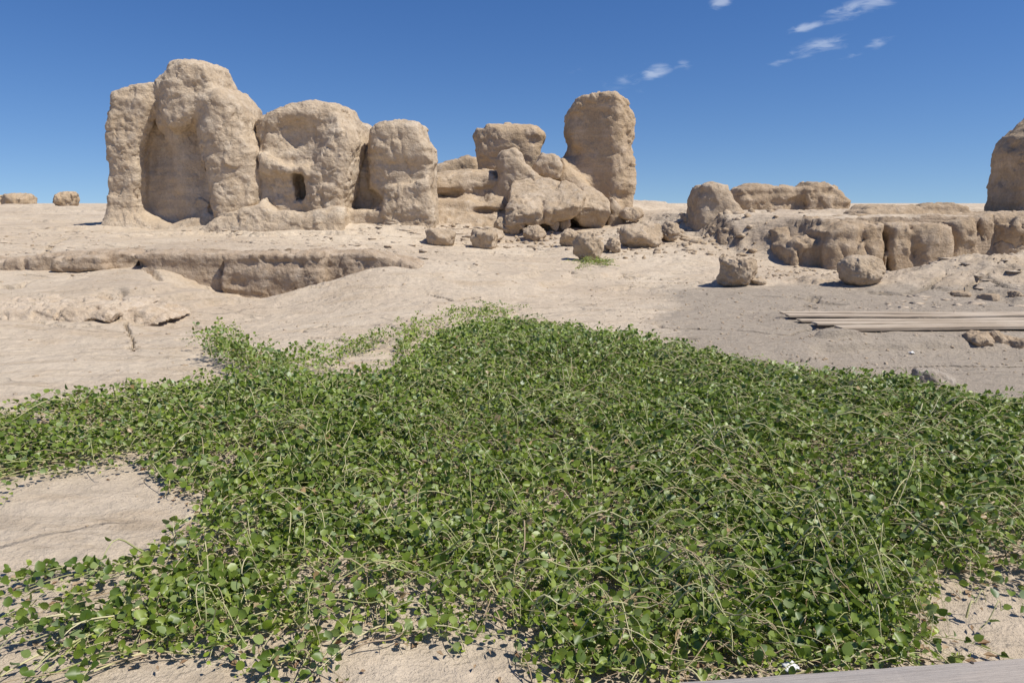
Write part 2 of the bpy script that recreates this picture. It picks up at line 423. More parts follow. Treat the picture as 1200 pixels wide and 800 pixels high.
def carve_cracks(X, Y):
    d_ = np.zeros_like(X); jx = X + .05 * fbm(np.stack([X * 5, Y * 5, X * 0], -1), 3); jy = Y + .07 * fbm(np.stack([X * 5 + 9, Y * 5, X * 0], -1), 3)
    for path, Yc, wd in CRACKS:
        W_ = []
        for (a, b) in path:
            r_ = ray(a, b); zt = at(a, b, Yc)[2]; t = Yc / r_[1]; W_.append((r_[0] * t, r_[1] * t))
        # spread the path in depth according to the picture rows (ground falls away at a shallow angle)
        rows = np.array([p[1] for p in path], float); Ys = Yc * (1 - (rows - rows.mean()) / max(rows.mean() - HORIZ, 20) * .9)
        W_ = [(w_[0] / Yc * y_, y_) for w_, y_ in zip(W_, Ys)]
        for (p, q) in zip(W_[:-1], W_[1:]):
            ex, ey = q[0] - p[0], q[1] - p[1]
            t = np.clip(((jx - p[0]) * ex + (jy - p[1]) * ey) / (ex * ex + ey * ey), 0, 1)
            dd = np.hypot(jx - p[0] - ex * t, jy - p[1] - ey * t)
            d_ = np.maximum(d_, 1 - sstep(dd, wd * .5, wd * 1.8)); 
    return d_
def ground(x, y):
    X = np.atleast_1d(np.asarray(x, float)); Y = np.atleast_1d(np.asarray(y, float))
    z = base_z(X, Y); return z + detail_z(X, Y, z)
def gz(x, y): return float(ground(x, y)[0])

def build_ground():
    a_f = np.arange(-46, 46.01, .115)
    a_c = np.concatenate([np.linspace(46, 180, 46)[1:], np.linspace(-180, -46, 46)[1:-1]])
    ang = np.radians(np.concatenate([a_f, a_c]))
    r1 = [.35]
    while r1[-1] < 70:
        r = r1[-1]; k = .0095 if r < 8 else (.0045 if r < 24 else .009)
        r1.append(r * (1 + k))
    r1 = np.array(r1 + list(np.geomspace(78, 1600, 22)))
    nr, na = len(r1), len(ang)
    A, Rr = np.meshgrid(ang, r1)
    X = (np.sin(A) * Rr).ravel(); Y = (np.cos(A) * Rr).ravel()
    z0 = base_z(X, Y); z = z0 + detail_z(X, Y, z0) - .14 * carve_cracks(X, Y)
    Z = z.reshape(nr, na)
    # steepness -> rough displacement of cut faces
    e = .12
    gx = (base_z(X + e, Y) - base_z(X - e, Y)) / (2 * e); gy = (base_z(X, Y + e) - base_z(X, Y - e)) / (2 * e)
    steep = sstep(np.hypot(gx, gy), .45, 1.3)
    P = np.stack([X, Y, z], -1)
    s3 = np.stack([X, Y, z], -1)
    nn = fbm(s3 * [2.2, 2.2, 3.5], 5, .6) * .22 + fbm(s3 * [6, 6, 9] + 5, 4, .6) * .10
    gl = np.maximum(np.hypot(gx, gy), 1e-3)
    P[:, 0] -= gx / gl * nn * steep; P[:, 1] -= gy / gl * nn * steep
    P[:, 2] += steep * .05 * fbm(s3 * 5 + 9, 3)
    # gravel mask: grey trodden soil on the right
    px, py = pix(np.stack([X, Y, z], -1))
    g = sstep(px, 690, 860) * sstep(py, 322, 345) * (1 - sstep(py, 425, 520) * 1.0)
    g = np.maximum(g, sstep(px, 980, 1060) * sstep(py, 318, 350) * .9 * (1 - sstep(py, 500, 560)))
    g = g * sstep(Y, .5, 1) * (1 - sstep(Y, 14.5, 16))
    c0 = np.arange(na); c1 = np.roll(c0, -1)
    i = np.arange(nr - 1)[:, None] * na
    F = np.stack([i + c0, i + c1, i + na + c1, i + na + c0], -1).reshape(-1, 4)
    cv = len(P); P = np.vstack([P, [0, 0, P[:na, 2].mean()]])
    T = np.stack([np.full(na, cv), c1, c0], -1)
    at_ = {'gravel': np.append(g, 0), 'cut': np.append(steep * sstep(np.hypot(gx, gy), .6, 1.2), 0)}
    o = obj('ground', mesh_np('ground', P, [F, T], M_GROUND, attrs=at_))
    tag(o, kind='structure')
    return o
build_ground()

# ------------------------------------------------------------------ signed-distance modelling of eroded earth
def surface_nets(F, org, h):
    nx, ny, nz = F.shape
    S = F < 0
    c = np.zeros((nx - 1, ny - 1, nz - 1), np.uint8)
    offs = [(i, j, k) for i in (0, 1) for j in (0, 1) for k in (0, 1)]
    for (i, j, k) in offs: c += S[i:nx - 1 + i, j:ny - 1 + j, k:nz - 1 + k]
    act = np.argwhere((c > 0) & (c < 8)); N = len(act)
    vals = np.stack([F[act[:, 0] + i, act[:, 1] + j, act[:, 2] + k] for (i, j, k) in offs], 1)
    acc = np.zeros((N, 3)); cnt = np.zeros(N)
    O = np.array(offs, float)
    for a in range(8):
        for b in range(a + 1, 8):
            if np.abs(O[a] - O[b]).sum() != 1: continue
            m = (vals[:, a] < 0) != (vals[:, b] < 0)
            t = vals[m, a] / (vals[m, a] - vals[m, b])
            acc[m] += O[a] + t[:, None] * (O[b] - O[a]); cnt[m] += 1
    V = (act + acc / cnt[:, None]) * h + org
    idx = np.full((nx - 1, ny - 1, nz - 1), -1, np.int64); idx[act[:, 0], act[:, 1], act[:, 2]] = np.arange(N)
    Fc = []
    for ax in range(3):
        sl0 = [slice(None)] * 3; sl1 = [slice(None)] * 3
        sl0[ax] = slice(0, -1); sl1[ax] = slice(1, None)
        E = np.argwhere(S[tuple(sl0)] != S[tuple(sl1)])
        u, v = [(1, 2), (2, 0), (0, 1)][ax]
        E = E[(E[:, u] > 0) & (E[:, v] > 0) & (E[:, u] < F.shape[u] - 1) & (E[:, v] < F.shape[v] - 1)]
        inside = S[tuple(E.T)]
        def g(du, dv):
            q = E.copy(); q[:, u] -= du; q[:, v] -= dv; return idx[tuple(q.T)]
        q = np.stack([g(1, 1), g(0, 1), g(0, 0), g(1, 0)], 1)
        q[~inside] = q[~inside][:, ::-1]
        Fc.append(q)
    Fc = np.vstack(Fc)
    return V, Fc[(Fc >= 0).all(1)]
def smin(a, b, k):
    h = np.clip(.5 + .5 * (b - a) / k, 0, 1); return b * (1 - h) + a * h - k * h * (1 - h)
def smax(a, b, k): return -smin(-a, -b, k)
def poly_sd(X, Z, P):
    P = np.asarray(P); d = np.full(X.shape, 1e9); s = np.ones(X.shape)
    n = len(P); j = n - 1
    for i in range(n):
        e = P[j] - P[i]; wx = X - P[i, 0]; wz = Z - P[i, 1]
        t = np.clip((wx * e[0] + wz * e[1]) / (e @ e), 0, 1)
        d = np.minimum(d, (wx - e[0] * t) ** 2 + (wz - e[1] * t) ** 2)
        c1 = Z >= P[i, 1]; c2 = Z < P[j, 1]; c3 = e[0] * wz > e[1] * wx
        fl = (c1 & c2 & c3) | (~c1 & ~c2 & ~c3)
        s = np.where(fl, -s, s); j = i
    return s * np.sqrt(d)
class Lump:
    """outline in picture coordinates at distance Y, thickness T behind it, rounded by r; sx tilts the face sideways, sz leans it back"""
    def __init__(s, out, Y, T, r=.3, sx=0, sz=0, k=.15, cut=(), yr=None, pl=()):
        s.pl = [(at(a, b, c), np.array(n) / np.linalg.norm(n), kk) for (a, b, c, n, kk) in pl]
        s.P = np.array([at(a, b, yr or (Y + r * .7))[[0, 2]] for a, b in out]); s.Y, s.T, s.r, s.sx, s.sz, s.k, s.cut = Y, T, r, sx, sz, k, cut
    def bounds(s):
        ex = abs(s.sx) * np.ptp(s.P[:, 0]) * .5 + abs(s.sz) * np.ptp(s.P[:, 1]) * .5
        return np.array([s.P[:, 0].min(), s.Y - ex, s.P[:, 1].min()]), np.array([s.P[:, 0].max(), s.Y + s.T + ex, s.P[:, 1].max()])
    def sd(s, X, Y, Z, X2, Z2):
        r = min(s.r, .45 * s.T)
        d2 = poly_sd(X2, Z2, s.P)[:, None, :] + r
        cx, cz = s.P.mean(0)
        y0 = s.Y + s.T / 2 + s.sx * (X - cx) + s.sz * (Z - cz)
        w = np.abs(Y - y0) - s.T / 2 + r
        d = np.minimum(np.maximum(d2, w), 0) + np.sqrt(np.maximum(d2, 0) ** 2 + np.maximum(w, 0) ** 2) - r
        for (px, ang, kk) in s.cut:      # vertical half-space through (px, front) whose outward normal is turned ang degrees right of the camera
            p = at(px, 250, s.Y); n = (math.sin(R(ang)), -math.cos(R(ang)))
            d = smax(d, (X - p[0]) * n[0] + (Y - p[1]) * n[1], kk)
        for (p, n, kk) in s.pl: d = smax(d, (X - p[0]) * n[0] + (Y - p[1]) * n[1] + (Z - p[2]) * n[2], kk)
        return d
class Hole:
    """carved ellipsoid or box: centre picture coords, half sizes in metres"""
    def __init__(s, px, py, Y, rx, ry, rz, k=.1, box=False, n=None):
        s.c = at(px, py, Y); s.h = np.array([rx, ry, rz]); s.k = k; s.box = box
    def sd(s, X, Y, Z):
        if s.box:
            rr = .14 if s.h[0] > .1 else .02
            q = [np.abs(A - c) - h + rr for A, c, h in zip((X, Y, Z), s.c, s.h)]
            return np.sqrt(sum(np.maximum(a, 0) ** 2 for a in q)) + np.minimum(np.maximum(q[0], np.maximum(q[1], q[2])), 0) - rr
        k0 = np.sqrt(((X - s.c[0]) / s.h[0]) ** 2 + ((Y - s.c[1]) / s.h[1]) ** 2 + ((Z - s.c[2]) / s.h[2]) ** 2)
        return (k0 - 1) * s.h.min() * np.where(k0 < 1, 1, 1.0)
def sculpt(name, lumps, holes=(), h=.05, mat=None, n1=.12, f1=.9, n2=.05, strata=.03, seed=0, groove=.0, parent=None, crust=0., fac=.05, ff=1.7, fz=1.0, calm=()):
    lo = np.min([l.bounds()[0] for l in lumps], 0) - .3; hi = np.max([l.bounds()[1] for l in lumps], 0) + .3
    xs, ys, zs = [np.arange(a, b + h, h) for a, b in zip(lo, hi)]
    X = xs[:, None, None]; Y = ys[None, :, None]; Z = zs[None, None, :]
    X2, Z2 = np.meshgrid(xs, zs, indexing='ij')
    F = None
    for l in lumps:
        d = l.sd(X, Y, Z, X2, Z2).astype(np.float32)
        F = d if F is None else smin(F, d, l.k)
    F = F.astype(np.float32)
    for hl in holes:
        if not hl.box: F = smax(F, -hl.sd(X, Y, Z), hl.k)
    near = np.abs(F) < (n1 * 2.2 + .1 + strata * 2)
    ii = np.argwhere(near)
    P = ii * h + np.array([xs[0], ys[0], zs[0]]) + seed * 7.77
    n = fbm(P * f1, 4, .55) * n1
    n += fbm(P * [.5, .5, 4.5], 3, .6) * strata
    if groove: n += groove * np.maximum(0, 1 - np.abs(fbm(P * [1.6, 1.6, .35] + 31, 3)) / .06) * sstep(fbm(P * [.7, .7, .4] + 3, 2), -.1, .2)
    F[near] += n.astype(np.float32)
    for hl in holes:
        if hl.box: F = smax(F, -hl.sd(X + .04 * np.sin(Z * 9), Y, Z), hl.k)
    F[0] = F[-1] = 1; F[:, 0] = F[:, -1] = 1; F[:, :, 0] = F[:, :, -1] = 1
    V, Fc = surface_nets(F, np.array([xs[0], ys[0], zs[0]]), h)
    # light smoothing of the grid look, then fine noise along normals
    E0 = np.vstack([Fc[:, [0, 1]], Fc[:, [1, 2]], Fc[:, [2, 3]], Fc[:, [3, 0]]])
    for _ in range(2):
        S = np.zeros_like(V); C = np.zeros(len(V))
        for a_, b_ in ((0, 1), (1, 0)):
            for q in range(3): S[:, q] += np.bincount(E0[:, a_], V[E0[:, b_], q], len(V))
            C += np.bincount(E0[:, a_], minlength=len(V))
        V = V * .5 + S / C[:, None] * .5
    d1 = V[Fc[:, 2]] - V[Fc[:, 0]]; d2 = V[Fc[:, 3]] - V[Fc[:, 1]]
    fn = np.cross(d1, d2); N = np.zeros_like(V)
    for k in range(4):
        for q in range(3): N[:, q] += np.bincount(Fc[:, k], fn[:, q], len(V))
    N /= np.linalg.norm(N, axis=1, keepdims=True) + 1e-9
    W = V + seed * 3.1
    rid = fbm(W * 3.2, 4, .6, ridged=True)
    rough = sstep(fbm(W * .6 + 40, 2), -.25, .35) * .8 + .35
    dsp = (n2 * (.8 * rid + .9 * fbm(W * 6.5, 3, .6)) * rough)
    if fac:
        Q = V + .22 * np.stack([fbm(W * 1.7 + 1, 3), fbm(W * 1.7 + 6, 3), fbm(W * 1.7 + 11, 3)], -1)
        mk = .45 + .55 * sstep(fbm(W * .7 + 60, 2), -.3, .25)
        dsp = dsp * .7 + fac * mk * (facet(Q * [ff, ff, ff * fz], seed) + .5 * facet(Q * [ff * 2.6, ff * 2.6, ff * 2.6 * fz], seed + 3))
    if calm:
        qx, qy = pix(V)
        cm = np.zeros(len(V))
        for (a, b, rx, ry) in calm: cm = np.maximum(cm, sstep(-((qx - a) / rx) ** 2 - ((qy - b) / ry) ** 2, -1.25, -.7))
        dsp = dsp * (1 - .8 * cm)
    if crust: dsp = dsp + crust * sstep(N[:, 2], .2, .7) * fbm(W * 5, 3, .6, ridged=True)
    V = V + N * dsp[:, None]
    org = np.array([(lo[0] + hi[0]) / 2, (lo[1] + hi[1]) / 2, lo[2] + .3])
    me = mesh_np(name, V - org, Fc, mat)
    o = obj(name, me, parent); o.location = org
    return o

G_R = 'eroded earthen ruins on the plateau'
# --- tall ruin, far left
o = sculpt('earthen_ruin', [
    Lump([(126, 285), (124, 262), (125, 230), (127, 195), (125, 165), (126, 130), (132, 108), (150, 98), (175, 96), (185, 120), (166, 170), (164, 230), (165, 285)], 21.95, 2.4, .28, k=.06, sx=.06),
    Lump([(119, 292), (122, 262), (135, 246), (165, 250), (200, 262), (235, 250), (300, 236), (305, 292)], 21.8, 2.4, .25, k=.45, sz=.5),
    Lump([(150, 285), (155, 230), (165, 170), (174, 110), (190, 86), (225, 80), (258, 100), (285, 130), (298, 180), (302, 250), (302, 285)], 22.38, 2.0, .3, k=.12, sx=-.24, sz=.05),
    Lump([(175, 96), (176, 130), (185, 150), (250, 150), (256, 100), (246, 73), (232, 69), (212, 68), (199, 72), (190, 84)], 22.0, 2.0, .3, k=.15, sx=-.2),
    Lump([(184, 128), (185, 104), (192, 86), (201, 74), (214, 70), (232, 72), (243, 76), (250, 94), (253, 118), (238, 128), (226, 140), (206, 152), (194, 145)], 21.6, 2.0, .22, k=.12, cut=((204, -35, .2),)),
    Lump([(190, 145), (214, 140), (234, 190), (250, 240), (256, 275), (222, 276), (214, 230), (203, 190)], 22.2, 2.0, .35, k=.35),
    Lump([(224, 150), (226, 120), (240, 104), (260, 100), (280, 122), (287, 150), (297, 178), (301, 230), (300, 252), (280, 262), (250, 268), (246, 240), (238, 205), (228, 170)], 21.45, 2.4, .3, k=.14, cut=((248, -42, .3), (276, 34, .35))),
], [Hole(226, 138, 21.2, .22, .35, .45, .2), Hole(214, 136, 21.2, .3, .3, .18, .15), Hole(286, 195, 21.2, .22, .3, .45, .2), Hole(275, 150, 21.1, .3, .25, .3, .2),
    Hole(146, 205, 21.7, .3, .2, .2, .2), Hole(134, 150, 21.7, .25, .2, .3, .2)],
    mat=M_RUIN, n1=.11, f1=1.3, n2=.06, strata=.03, seed=1, groove=.07, h=.038, fac=.045, calm=((197, 225, 30, 62),))
tag(o, 'tallest pale earthen ruin with a knobbed top, standing at the left end of the row', 'ruin', G_R)
# --- domed ruin with niches
o = sculpt('earthen_ruin', [
    Lump([(294, 285), (296, 230), (300, 190), (299, 160), (297, 142), (312, 133), (332, 124), (360, 118), (386, 118), (404, 124), (412, 140), (419, 165), (413, 195), (405, 235), (404, 285)], 22.1, 2.2, .4, k=.12, sx=.08, cut=((308, -40, .4), (392, 28, .4))),
    Lump([(362, 285), (362, 215), (372, 170), (395, 140), (412, 150), (418, 168), (412, 200), (404, 240), (402, 285)], 21.8, 2.0, .35, k=.4),
    Lump([(300, 200), (303, 178), (330, 188), (360, 192), (360, 204), (330, 204)], 21.8, 1.2, .2, k=.3),
], [Hole(346, 160, 21.75, .85, .62, .78, .22), Hole(343, 187, 21.85, .22, .3, .2, .15), Hole(322, 222, 21.6, .72, .62, .52, .2), Hole(350.5, 219, 22.1, .20, .75, .42, .10, True)],
    mat=M_RUIN, n1=.11, f1=1.3, n2=.06, strata=.03, seed=2, groove=.06, h=.038, fac=.045)
tag(o, 'domed earthen ruin with a hollow bowl and a small dark doorway niche', 'ruin', G_R)
# --- small peak behind
o = sculpt('earthen_ruin', [Lump([(404, 270), (402, 190), (411, 144), (420, 141), (432, 147), (438, 158), (446, 180), (448, 270)], 24.2, 1.5, .25)],
    h=.07, mat=M_RUIN, n1=.15, seed=3)
tag(o, 'small narrow earthen peak seen in the gap behind the domed and blocky ruins', 'ruin', G_R)
# --- blocky ruin
o = sculpt('earthen_ruin', [
    Lump([(430, 285), (433, 240), (432, 205), (430, 168), (436, 149), (460, 143), (491, 144), (495, 160), (503, 170), (507, 186), (505, 205), (504, 240), (508, 285)], 22.35, 2.2, .3, k=.12, cut=((448, -30, .35),)),
    Lump([(436, 175), (434, 155), (444, 146), (470, 143), (491, 145), (495, 160), (504, 172), (505, 186), (490, 194), (460, 192)], 22.2, 2.2, .3, k=.25),
    Lump([(446, 290), (449, 219), (466, 216), (484, 215), (500, 208), (506, 240), (510, 290)], 21.95, 2.0, .13, k=.08),
    Lump([(404, 246), (412, 205), (425, 175), (440, 160), (450, 250)], 23.1, 1.4, .25, k=.1),
], [Hole(425, 232, 22.75, .7, .5, .35, .2)], mat=M_RUIN, n1=.11, f1=1.3, n2=.065, strata=.05, seed=4, groove=.05, h=.04, fac=.04, calm=((474, 190, 22, 24),))
tag(o, 'squat blocky earthen ruin with a stepped lower ledge, right end of the row', 'ruin', G_R)
# --- plinths
o = sculpt('earthen_plinth', [
    Lump([(226, 292), (236, 268), (252, 256), (270, 248), (298, 240), (304, 234), (320, 245), (352, 250), (385, 243), (402, 243), (405, 292)], 21.3, 2.2, .22, sz=.3),
    Lump([(396, 292), (398, 246), (458, 247), (462, 292)], 22.1, 2.2, .10, k=.08)],
    mat=M_RUIN, n1=.10, f1=1.4, n2=.04, seed=5)
tag(o, 'low sloping earthen plinth in front of the domed ruin with the niche', 'plinth')

# --- cut earth bank along the trench
o = sculpt('earthen_bank', [
    Lump([(-30, 350), (-25, 306), (20, 304), (50, 299), (95, 296), (140, 295), (156, 300), (156, 360)], 13.75, 1.0, .10, k=.1),
    Lump([(148, 385), (150, 300), (175, 296), (215, 296), (262, 298), (266, 385)], 13.42, 1.1, .09, k=.05, sx=.08),
    Lump([(258, 385), (260, 300), (300, 298), (340, 299), (376, 297), (380, 385)], 13.3, 1.1, .09, k=.06),
    Lump([(370, 385), (372, 299), (430, 299), (470, 304), (492, 312), (500, 385)], 13.55, 1.1, .09, k=.06, sx=-.12),
    Lump([(60, 318), (62, 303), (110, 300), (150, 302), (150, 318)], 13.5, .8, .08, k=.1)],
    [Hole(138, 310, 13.4, .45, .35, .16, .12), Hole(70, 302, 13.6, .08, .1, .05, .05), Hole(275, 332, 13.2, .25, .2, .14, .1), Hole(330, 308, 13.2, .9, .14, .07, .1), Hole(410, 304, 13.5, .5, .16, .06, .08), Hole(220, 345, 13.3, .9, .15, .1, .1)],
    h=.026, mat=M_BANK, n1=.06, f1=2.0, n2=.018, strata=.045, seed=75, groove=.08, crust=.03, fac=.022, ff=4.2, fz=.55)
tag(o, 'low cut bank of crumbling earth running along the shallow trench on the left', 'bank')
o = sculpt('rock_slab', [
    Lump([(-90, 390), (-90, 366), (-20, 364), (20, 366), (60, 364), (100, 365), (122, 364), (131, 368), (128, 376), (100, 379), (96, 386), (40, 388)], 9.45, 1.3, .03, k=.03, sz=.9),
    Lump([(136, 384), (139, 368), (165, 364), (190, 369), (198, 376), (170, 384)], 9.7, .8, .03, k=.03, sz=.9)],
    [Hole(70, 381, 9.45, .20, .30, .05, .03), Hole(112, 377, 9.45, .22, .3, .045, .03), Hole(36, 381, 9.5, .14, .2, .035, .03), Hole(-30, 380, 9.5, .3, .2, .04, .03)],
    h=.018, mat=M_SLAB, n1=.055, f1=3.5, n2=.028, strata=.04, seed=76, groove=.05, fac=.03, ff=4)
tag(o, 'flat layered slab of pale ground with dark hollows under its edge, far left', 'slab')

# --- flat wall behind, block ruin, chunk
o = sculpt('earthen_wall', [Lump([(496, 230), (503, 198), (509, 192), (530, 186), (547, 181), (560, 184), (570, 230)], 30, 1.5, .3)], h=.08, mat=M_TERR, n1=.2, strata=.12, seed=6)
tag(o, 'low far earthen wall stub between the blocky ruin and the overhanging block', 'wall')
o = sculpt('earthen_ruin', [
    Lump([(560, 225), (559, 185), (556, 168), (552, 155), (558, 147), (585, 144), (614, 147), (630, 150), (637, 157), (634, 172), (631, 198), (630, 225)], 26.8, 2.5, .35, cut=((574, -28, .4),)),
    ],
    [Hole(614, 158, 26.4, .3, .35, .25, .15), Hole(627, 164, 26.5, .35, .5, .3, .2), Hole(565, 190, 26.6, .35, .4, .7, .3)],
    h=.06, mat=M_TOWER, n1=.2, f1=.9, n2=.06, strata=.05, seed=7, groove=.08)
tag(o, 'square earthen block with an overhanging top, behind the fallen slab', 'ruin', G_R)
o = sculpt('rock_ledge', [
    Lump([(440, 290), (470, 250), (500, 225), (503, 208), (520, 203), (560, 198), (605, 200), (615, 225), (625, 290)], 24.4, 3, .35, sz=1.0),
    Lump([(502, 222), (505, 208), (530, 203), (575, 202), (590, 214), (570, 222), (540, 222)], 24.6, 2.0, .2, k=.45, sz=.5),
    Lump([(530, 236), (560, 232), (590, 234), (592, 244), (560, 246)], 24.1, 1.2, .12, k=.3, sz=.6)],
    [Hole(523, 228, 24.3, .6, .55, .17, .1), Hole(560, 230, 24.3, .4, .4, .15, .1), Hole(565, 249, 23.8, .5, .3, .08, .1)],
    mat=M_ROCK, n1=.16, f1=.9, n2=.05, strata=.12, seed=8)
tag(o, 'layered pale rock ledge with shadowed overhangs right of the blocky ruin', 'ledge')
o = sculpt('rock_outcrop', [Lump([(570, 225), (581, 208), (583, 188), (589, 177), (603, 173), (611, 178), (614, 190), (632, 205), (640, 225), (640, 245), (575, 245)], 24.3, 1.4, .28, cut=((590, -30, .3),))],
    h=.045, mat=M_ROCK, n1=.14, f1=1.6, n2=.05, seed=9)
tag(o, 'knobbly upright earth lump standing just above the big fallen slab', 'rock')
o = sculpt('boulder', [Lump([(624, 206), (626, 192), (636, 180), (645, 179), (655, 183), (659, 198), (657, 212)], 25.0, 1.2, .25)], h=.05, mat=M_ROCK, n1=.12, f1=1.5, seed=10)
tag(o, 'small rounded boulder wedged between the fallen slab and the tall tower', 'boulder')
# --- tower
o = sculpt('earthen_tower', [
    Lump([(652, 290), (660, 245), (662, 212), (664, 182), (671, 165), (667, 148), (668, 128), (678, 114), (702, 107), (722, 108), (737, 117), (745, 132), (745, 158), (741, 168), (747, 188), (746, 212), (741, 238), (746, 290)],
         25.6, 3.2, .42, cut=((722, -24, .12), (722, 34, .16))),
    Lump([(640, 290), (645, 245), (655, 200), (662, 185), (690, 215), (715, 250), (722, 290)], 25.2, 2.0, .3, k=.35, sz=.15)],
    [Hole(672, 180, 25.8, .35, .9, .3, .3), Hole(733, 232, 25.6, .3, .4, .2, .2)],
    h=.05, mat=M_TOWER, n1=.12, f1=.9, n2=.05, strata=.05, seed=11, groove=.04, fac=.06, calm=((694, 185, 24, 62),))
tag(o, 'tall round-topped earthen tower standing alone above the pile of boulders', 'tower')
# --- fallen slab and boulders
o = sculpt('boulder', [
    Lump([(606, 258), (596, 236), (600, 214), (610, 200), (624, 199), (650, 208), (678, 215), (690, 227), (686, 243), (672, 256), (648, 264), (625, 262)], 22.3, 3.2, .16,
         pl=((655, 244, 22.4, (-.12, -.50, .86), .05), (655, 246, 22.4, (.12, -.80, -.55), .05), (684, 232, 22.8, (.85, -.45, -.1), .1))),
    Lump([(592, 266), (594, 244), (602, 234), (616, 232), (628, 240), (632, 252), (630, 262), (618, 264)], 22.5, 2.0, .22, k=.06, sz=.35)],
    [Hole(637, 246, 22.3, .06, .6, .45, .12), Hole(606, 236, 22.2, .15, .3, .35, .15)], h=.04, mat=M_ROCK, n1=.05, f1=1.5, n2=.03, strata=.03, seed=12, groove=.05, fac=.05)
tag(o, 'largest fallen slab with a flat sloping top, leaning at the foot of the tower', 'boulder')
o = sculpt('boulder', [Lump([(672, 252), (682, 228), (692, 217), (706, 222), (717, 234), (715, 250), (709, 268), (700, 273), (684, 266)], 23.2, 1.8, .18, pl=((700, 243, 23.4, (.1, -.5, .86), .08), (700, 246, 23.4, (-.1, -.85, -.5), .08)))], h=.04, mat=M_ROCK, n1=.13, f1=1.3, seed=13)
tag(o, 'wedge-shaped boulder tucked behind the right end of the largest slab', 'boulder')
o = sculpt('boulder', [Lump([(712, 272), (713, 240), (718, 231), (728, 244), (735, 262), (734, 272)], 24.2, 1.0, .2)], h=.05, mat=M_ROCK, n1=.08, seed=14)
tag(o, 'flat-faced brown boulder below the right foot of the tall tower', 'boulder')

# generic rocks ---------------------------------------------------------
def rock(name, px, py, w, h_, Y, label, seed, mat=None, cuts=8, sink=.12, cat='boulder', group=None, voxn=26, depth=None, flat=None, rough=.11, fac=.10):
    """py = picture row of the base; w, h_ in picture pixels"""
    if Y < 30:
        cy = np.linspace(Y * .78, Y * 1.22, 60); cx = np.array([at(px, py, q)[0] for q in cy])
        _, qy = pix(np.stack([cx, cy, ground(cx, cy)], -1))
        Y = float(cy[np.argmin(np.abs(qy - py) + .5 * np.abs(cy - Y))])
    W = w / 800 * Y / 2 * 1.12; H = h_ / 800 * Y / 2 * 1.08; D = (depth or .85) * W
    rg = np.random.default_rng(seed)
    hx = max(W, H) * 2 / voxn
    xs = np.arange(-W * 1.3, W * 1.3, hx); ys = np.arange(-D * 1.35, D * 1.35, hx); zs = np.arange(-H * 1.35, H * 1.35, hx)
    X, Yg, Z = np.meshgrid(xs, ys, zs, indexing='ij')
    k0 = ((np.abs(X) / W) ** 2.5 + (np.abs(Yg) / D) ** 2.5 + (np.abs(Z) / H) ** 2.5) ** (1 / 2.5)
    s = min(W, H, D); F = (k0 - 1) * s
    for _ in range(cuts):
        n = rg.normal(size=3); n[2] *= .8; n /= np.linalg.norm(n)
        sup = np.sqrt((n[0] * W) ** 2 + (n[1] * D) ** 2 + (n[2] * H) ** 2)
        F = smax(F, X * n[0] + Yg * n[1] + Z * n[2] - sup * rg.uniform(.62, .88), .05 * s)
    if flat: F = smax(F, Z * .97 + X * flat - H * .7, .1 * s)
    P = np.stack([X, Yg, Z], -1) / s + seed * 3.3
    F = F + s * (rough * 1.5 * fbm(P * 1.1, 3) + rough * .8 * fbm(P * 2.9, 3, .6, ridged=True))
    F[0] = F[-1] = 1; F[:, 0] = F[:, -1] = 1; F[:, :, 0] = F[:, :, -1] = 1
    V, Fc = surface_nets(F.astype(np.float32), np.array([xs[0], ys[0], zs[0]]), hx)
    c = at(px, py, Y); zg = gz(c[0], Y)
    V = V + N0(V, Fc) * (s * fac * (facet(V / s * 1.7 + .25 * fbm(V[:, [1, 2, 0]] / s * 2, 2)[:, None], seed) + .4 * facet(V / s * 4.2, seed + 5)))[:, None]
    V = V + N0(V, Fc) * (s * .04 * fbm(V / s * 7 + seed, 3, .6, ridged=True))[:, None]
    V[:, 2] += H * (1 - sink)
    o = obj(name, mesh_np(name, V, Fc, mat or M_ROCK)); o.location = (c[0], Y + D * .5, zg)
    return tag(o, label, cat, group)
def N0(V, Fc):
    fn = np.cross(V[Fc[:, 2]] - V[Fc[:, 0]], V[Fc[:, 3]] - V[Fc[:, 1]]); N = np.zeros_like(V)
    for k in range(4):
        for q in range(3): N[:, q] += np.bincount(Fc[:, k], fn[:, q], len(V))
    return N / (np.linalg.norm(N, axis=1, keepdims=True) + 1e-9)
G_B = 'boulders fallen round the tower pile'
rock('boulder', 603, 276, 24, 30, 21.9, 'upright rounded boulder at the lower left corner of the largest slab', 21, group=G_B)
rock('boulder', 626, 281, 25, 18, 21.6, 'low oval boulder directly under the left half of the largest slab', 22, group=G_B)
rock('boulder', 588, 273, 17, 18, 22.2, 'dark pitted small boulder left of the upright rounded one', 23, group=G_B)
rock('boulder', 650, 272, 10, 17, 22.8, 'narrow light prop stone in the shade under the largest slab', 24, group=G_B)
rock('boulder', 662, 271, 14, 16, 22.9, 'blocky stone in the shade under the right end of the largest slab', 25, group=G_B)
rock('boulder', 638, 270, 18, 14, 23.0, 'grey stone in deep shade beneath the middle of the largest slab', 26, group=G_B)
rock('boulder', 567, 291, 40, 23, 21.0, 'angular brown boulder with a flat lit top, left of the pile', 27, group=G_B, flat=.1)
rock('boulder', 573, 281, 32, 14, 22.2, 'pale low boulder right behind the angular brown one', 28, group=G_B)
rock('boulder', 515, 288, 40, 19, 21.0, 'pale low boulder farthest left in the pile, below the blocky ruin', 29, group=G_B)
rock('boulder', 690, 306, 30, 34, 19.3, 'rough upright grooved boulder above the small green plant', 30, group=G_B, rough=.16)
rock('boulder', 668, 289, 24, 20, 20.6, 'pale boulder half buried left of the rough grooved one', 31, group=G_B)
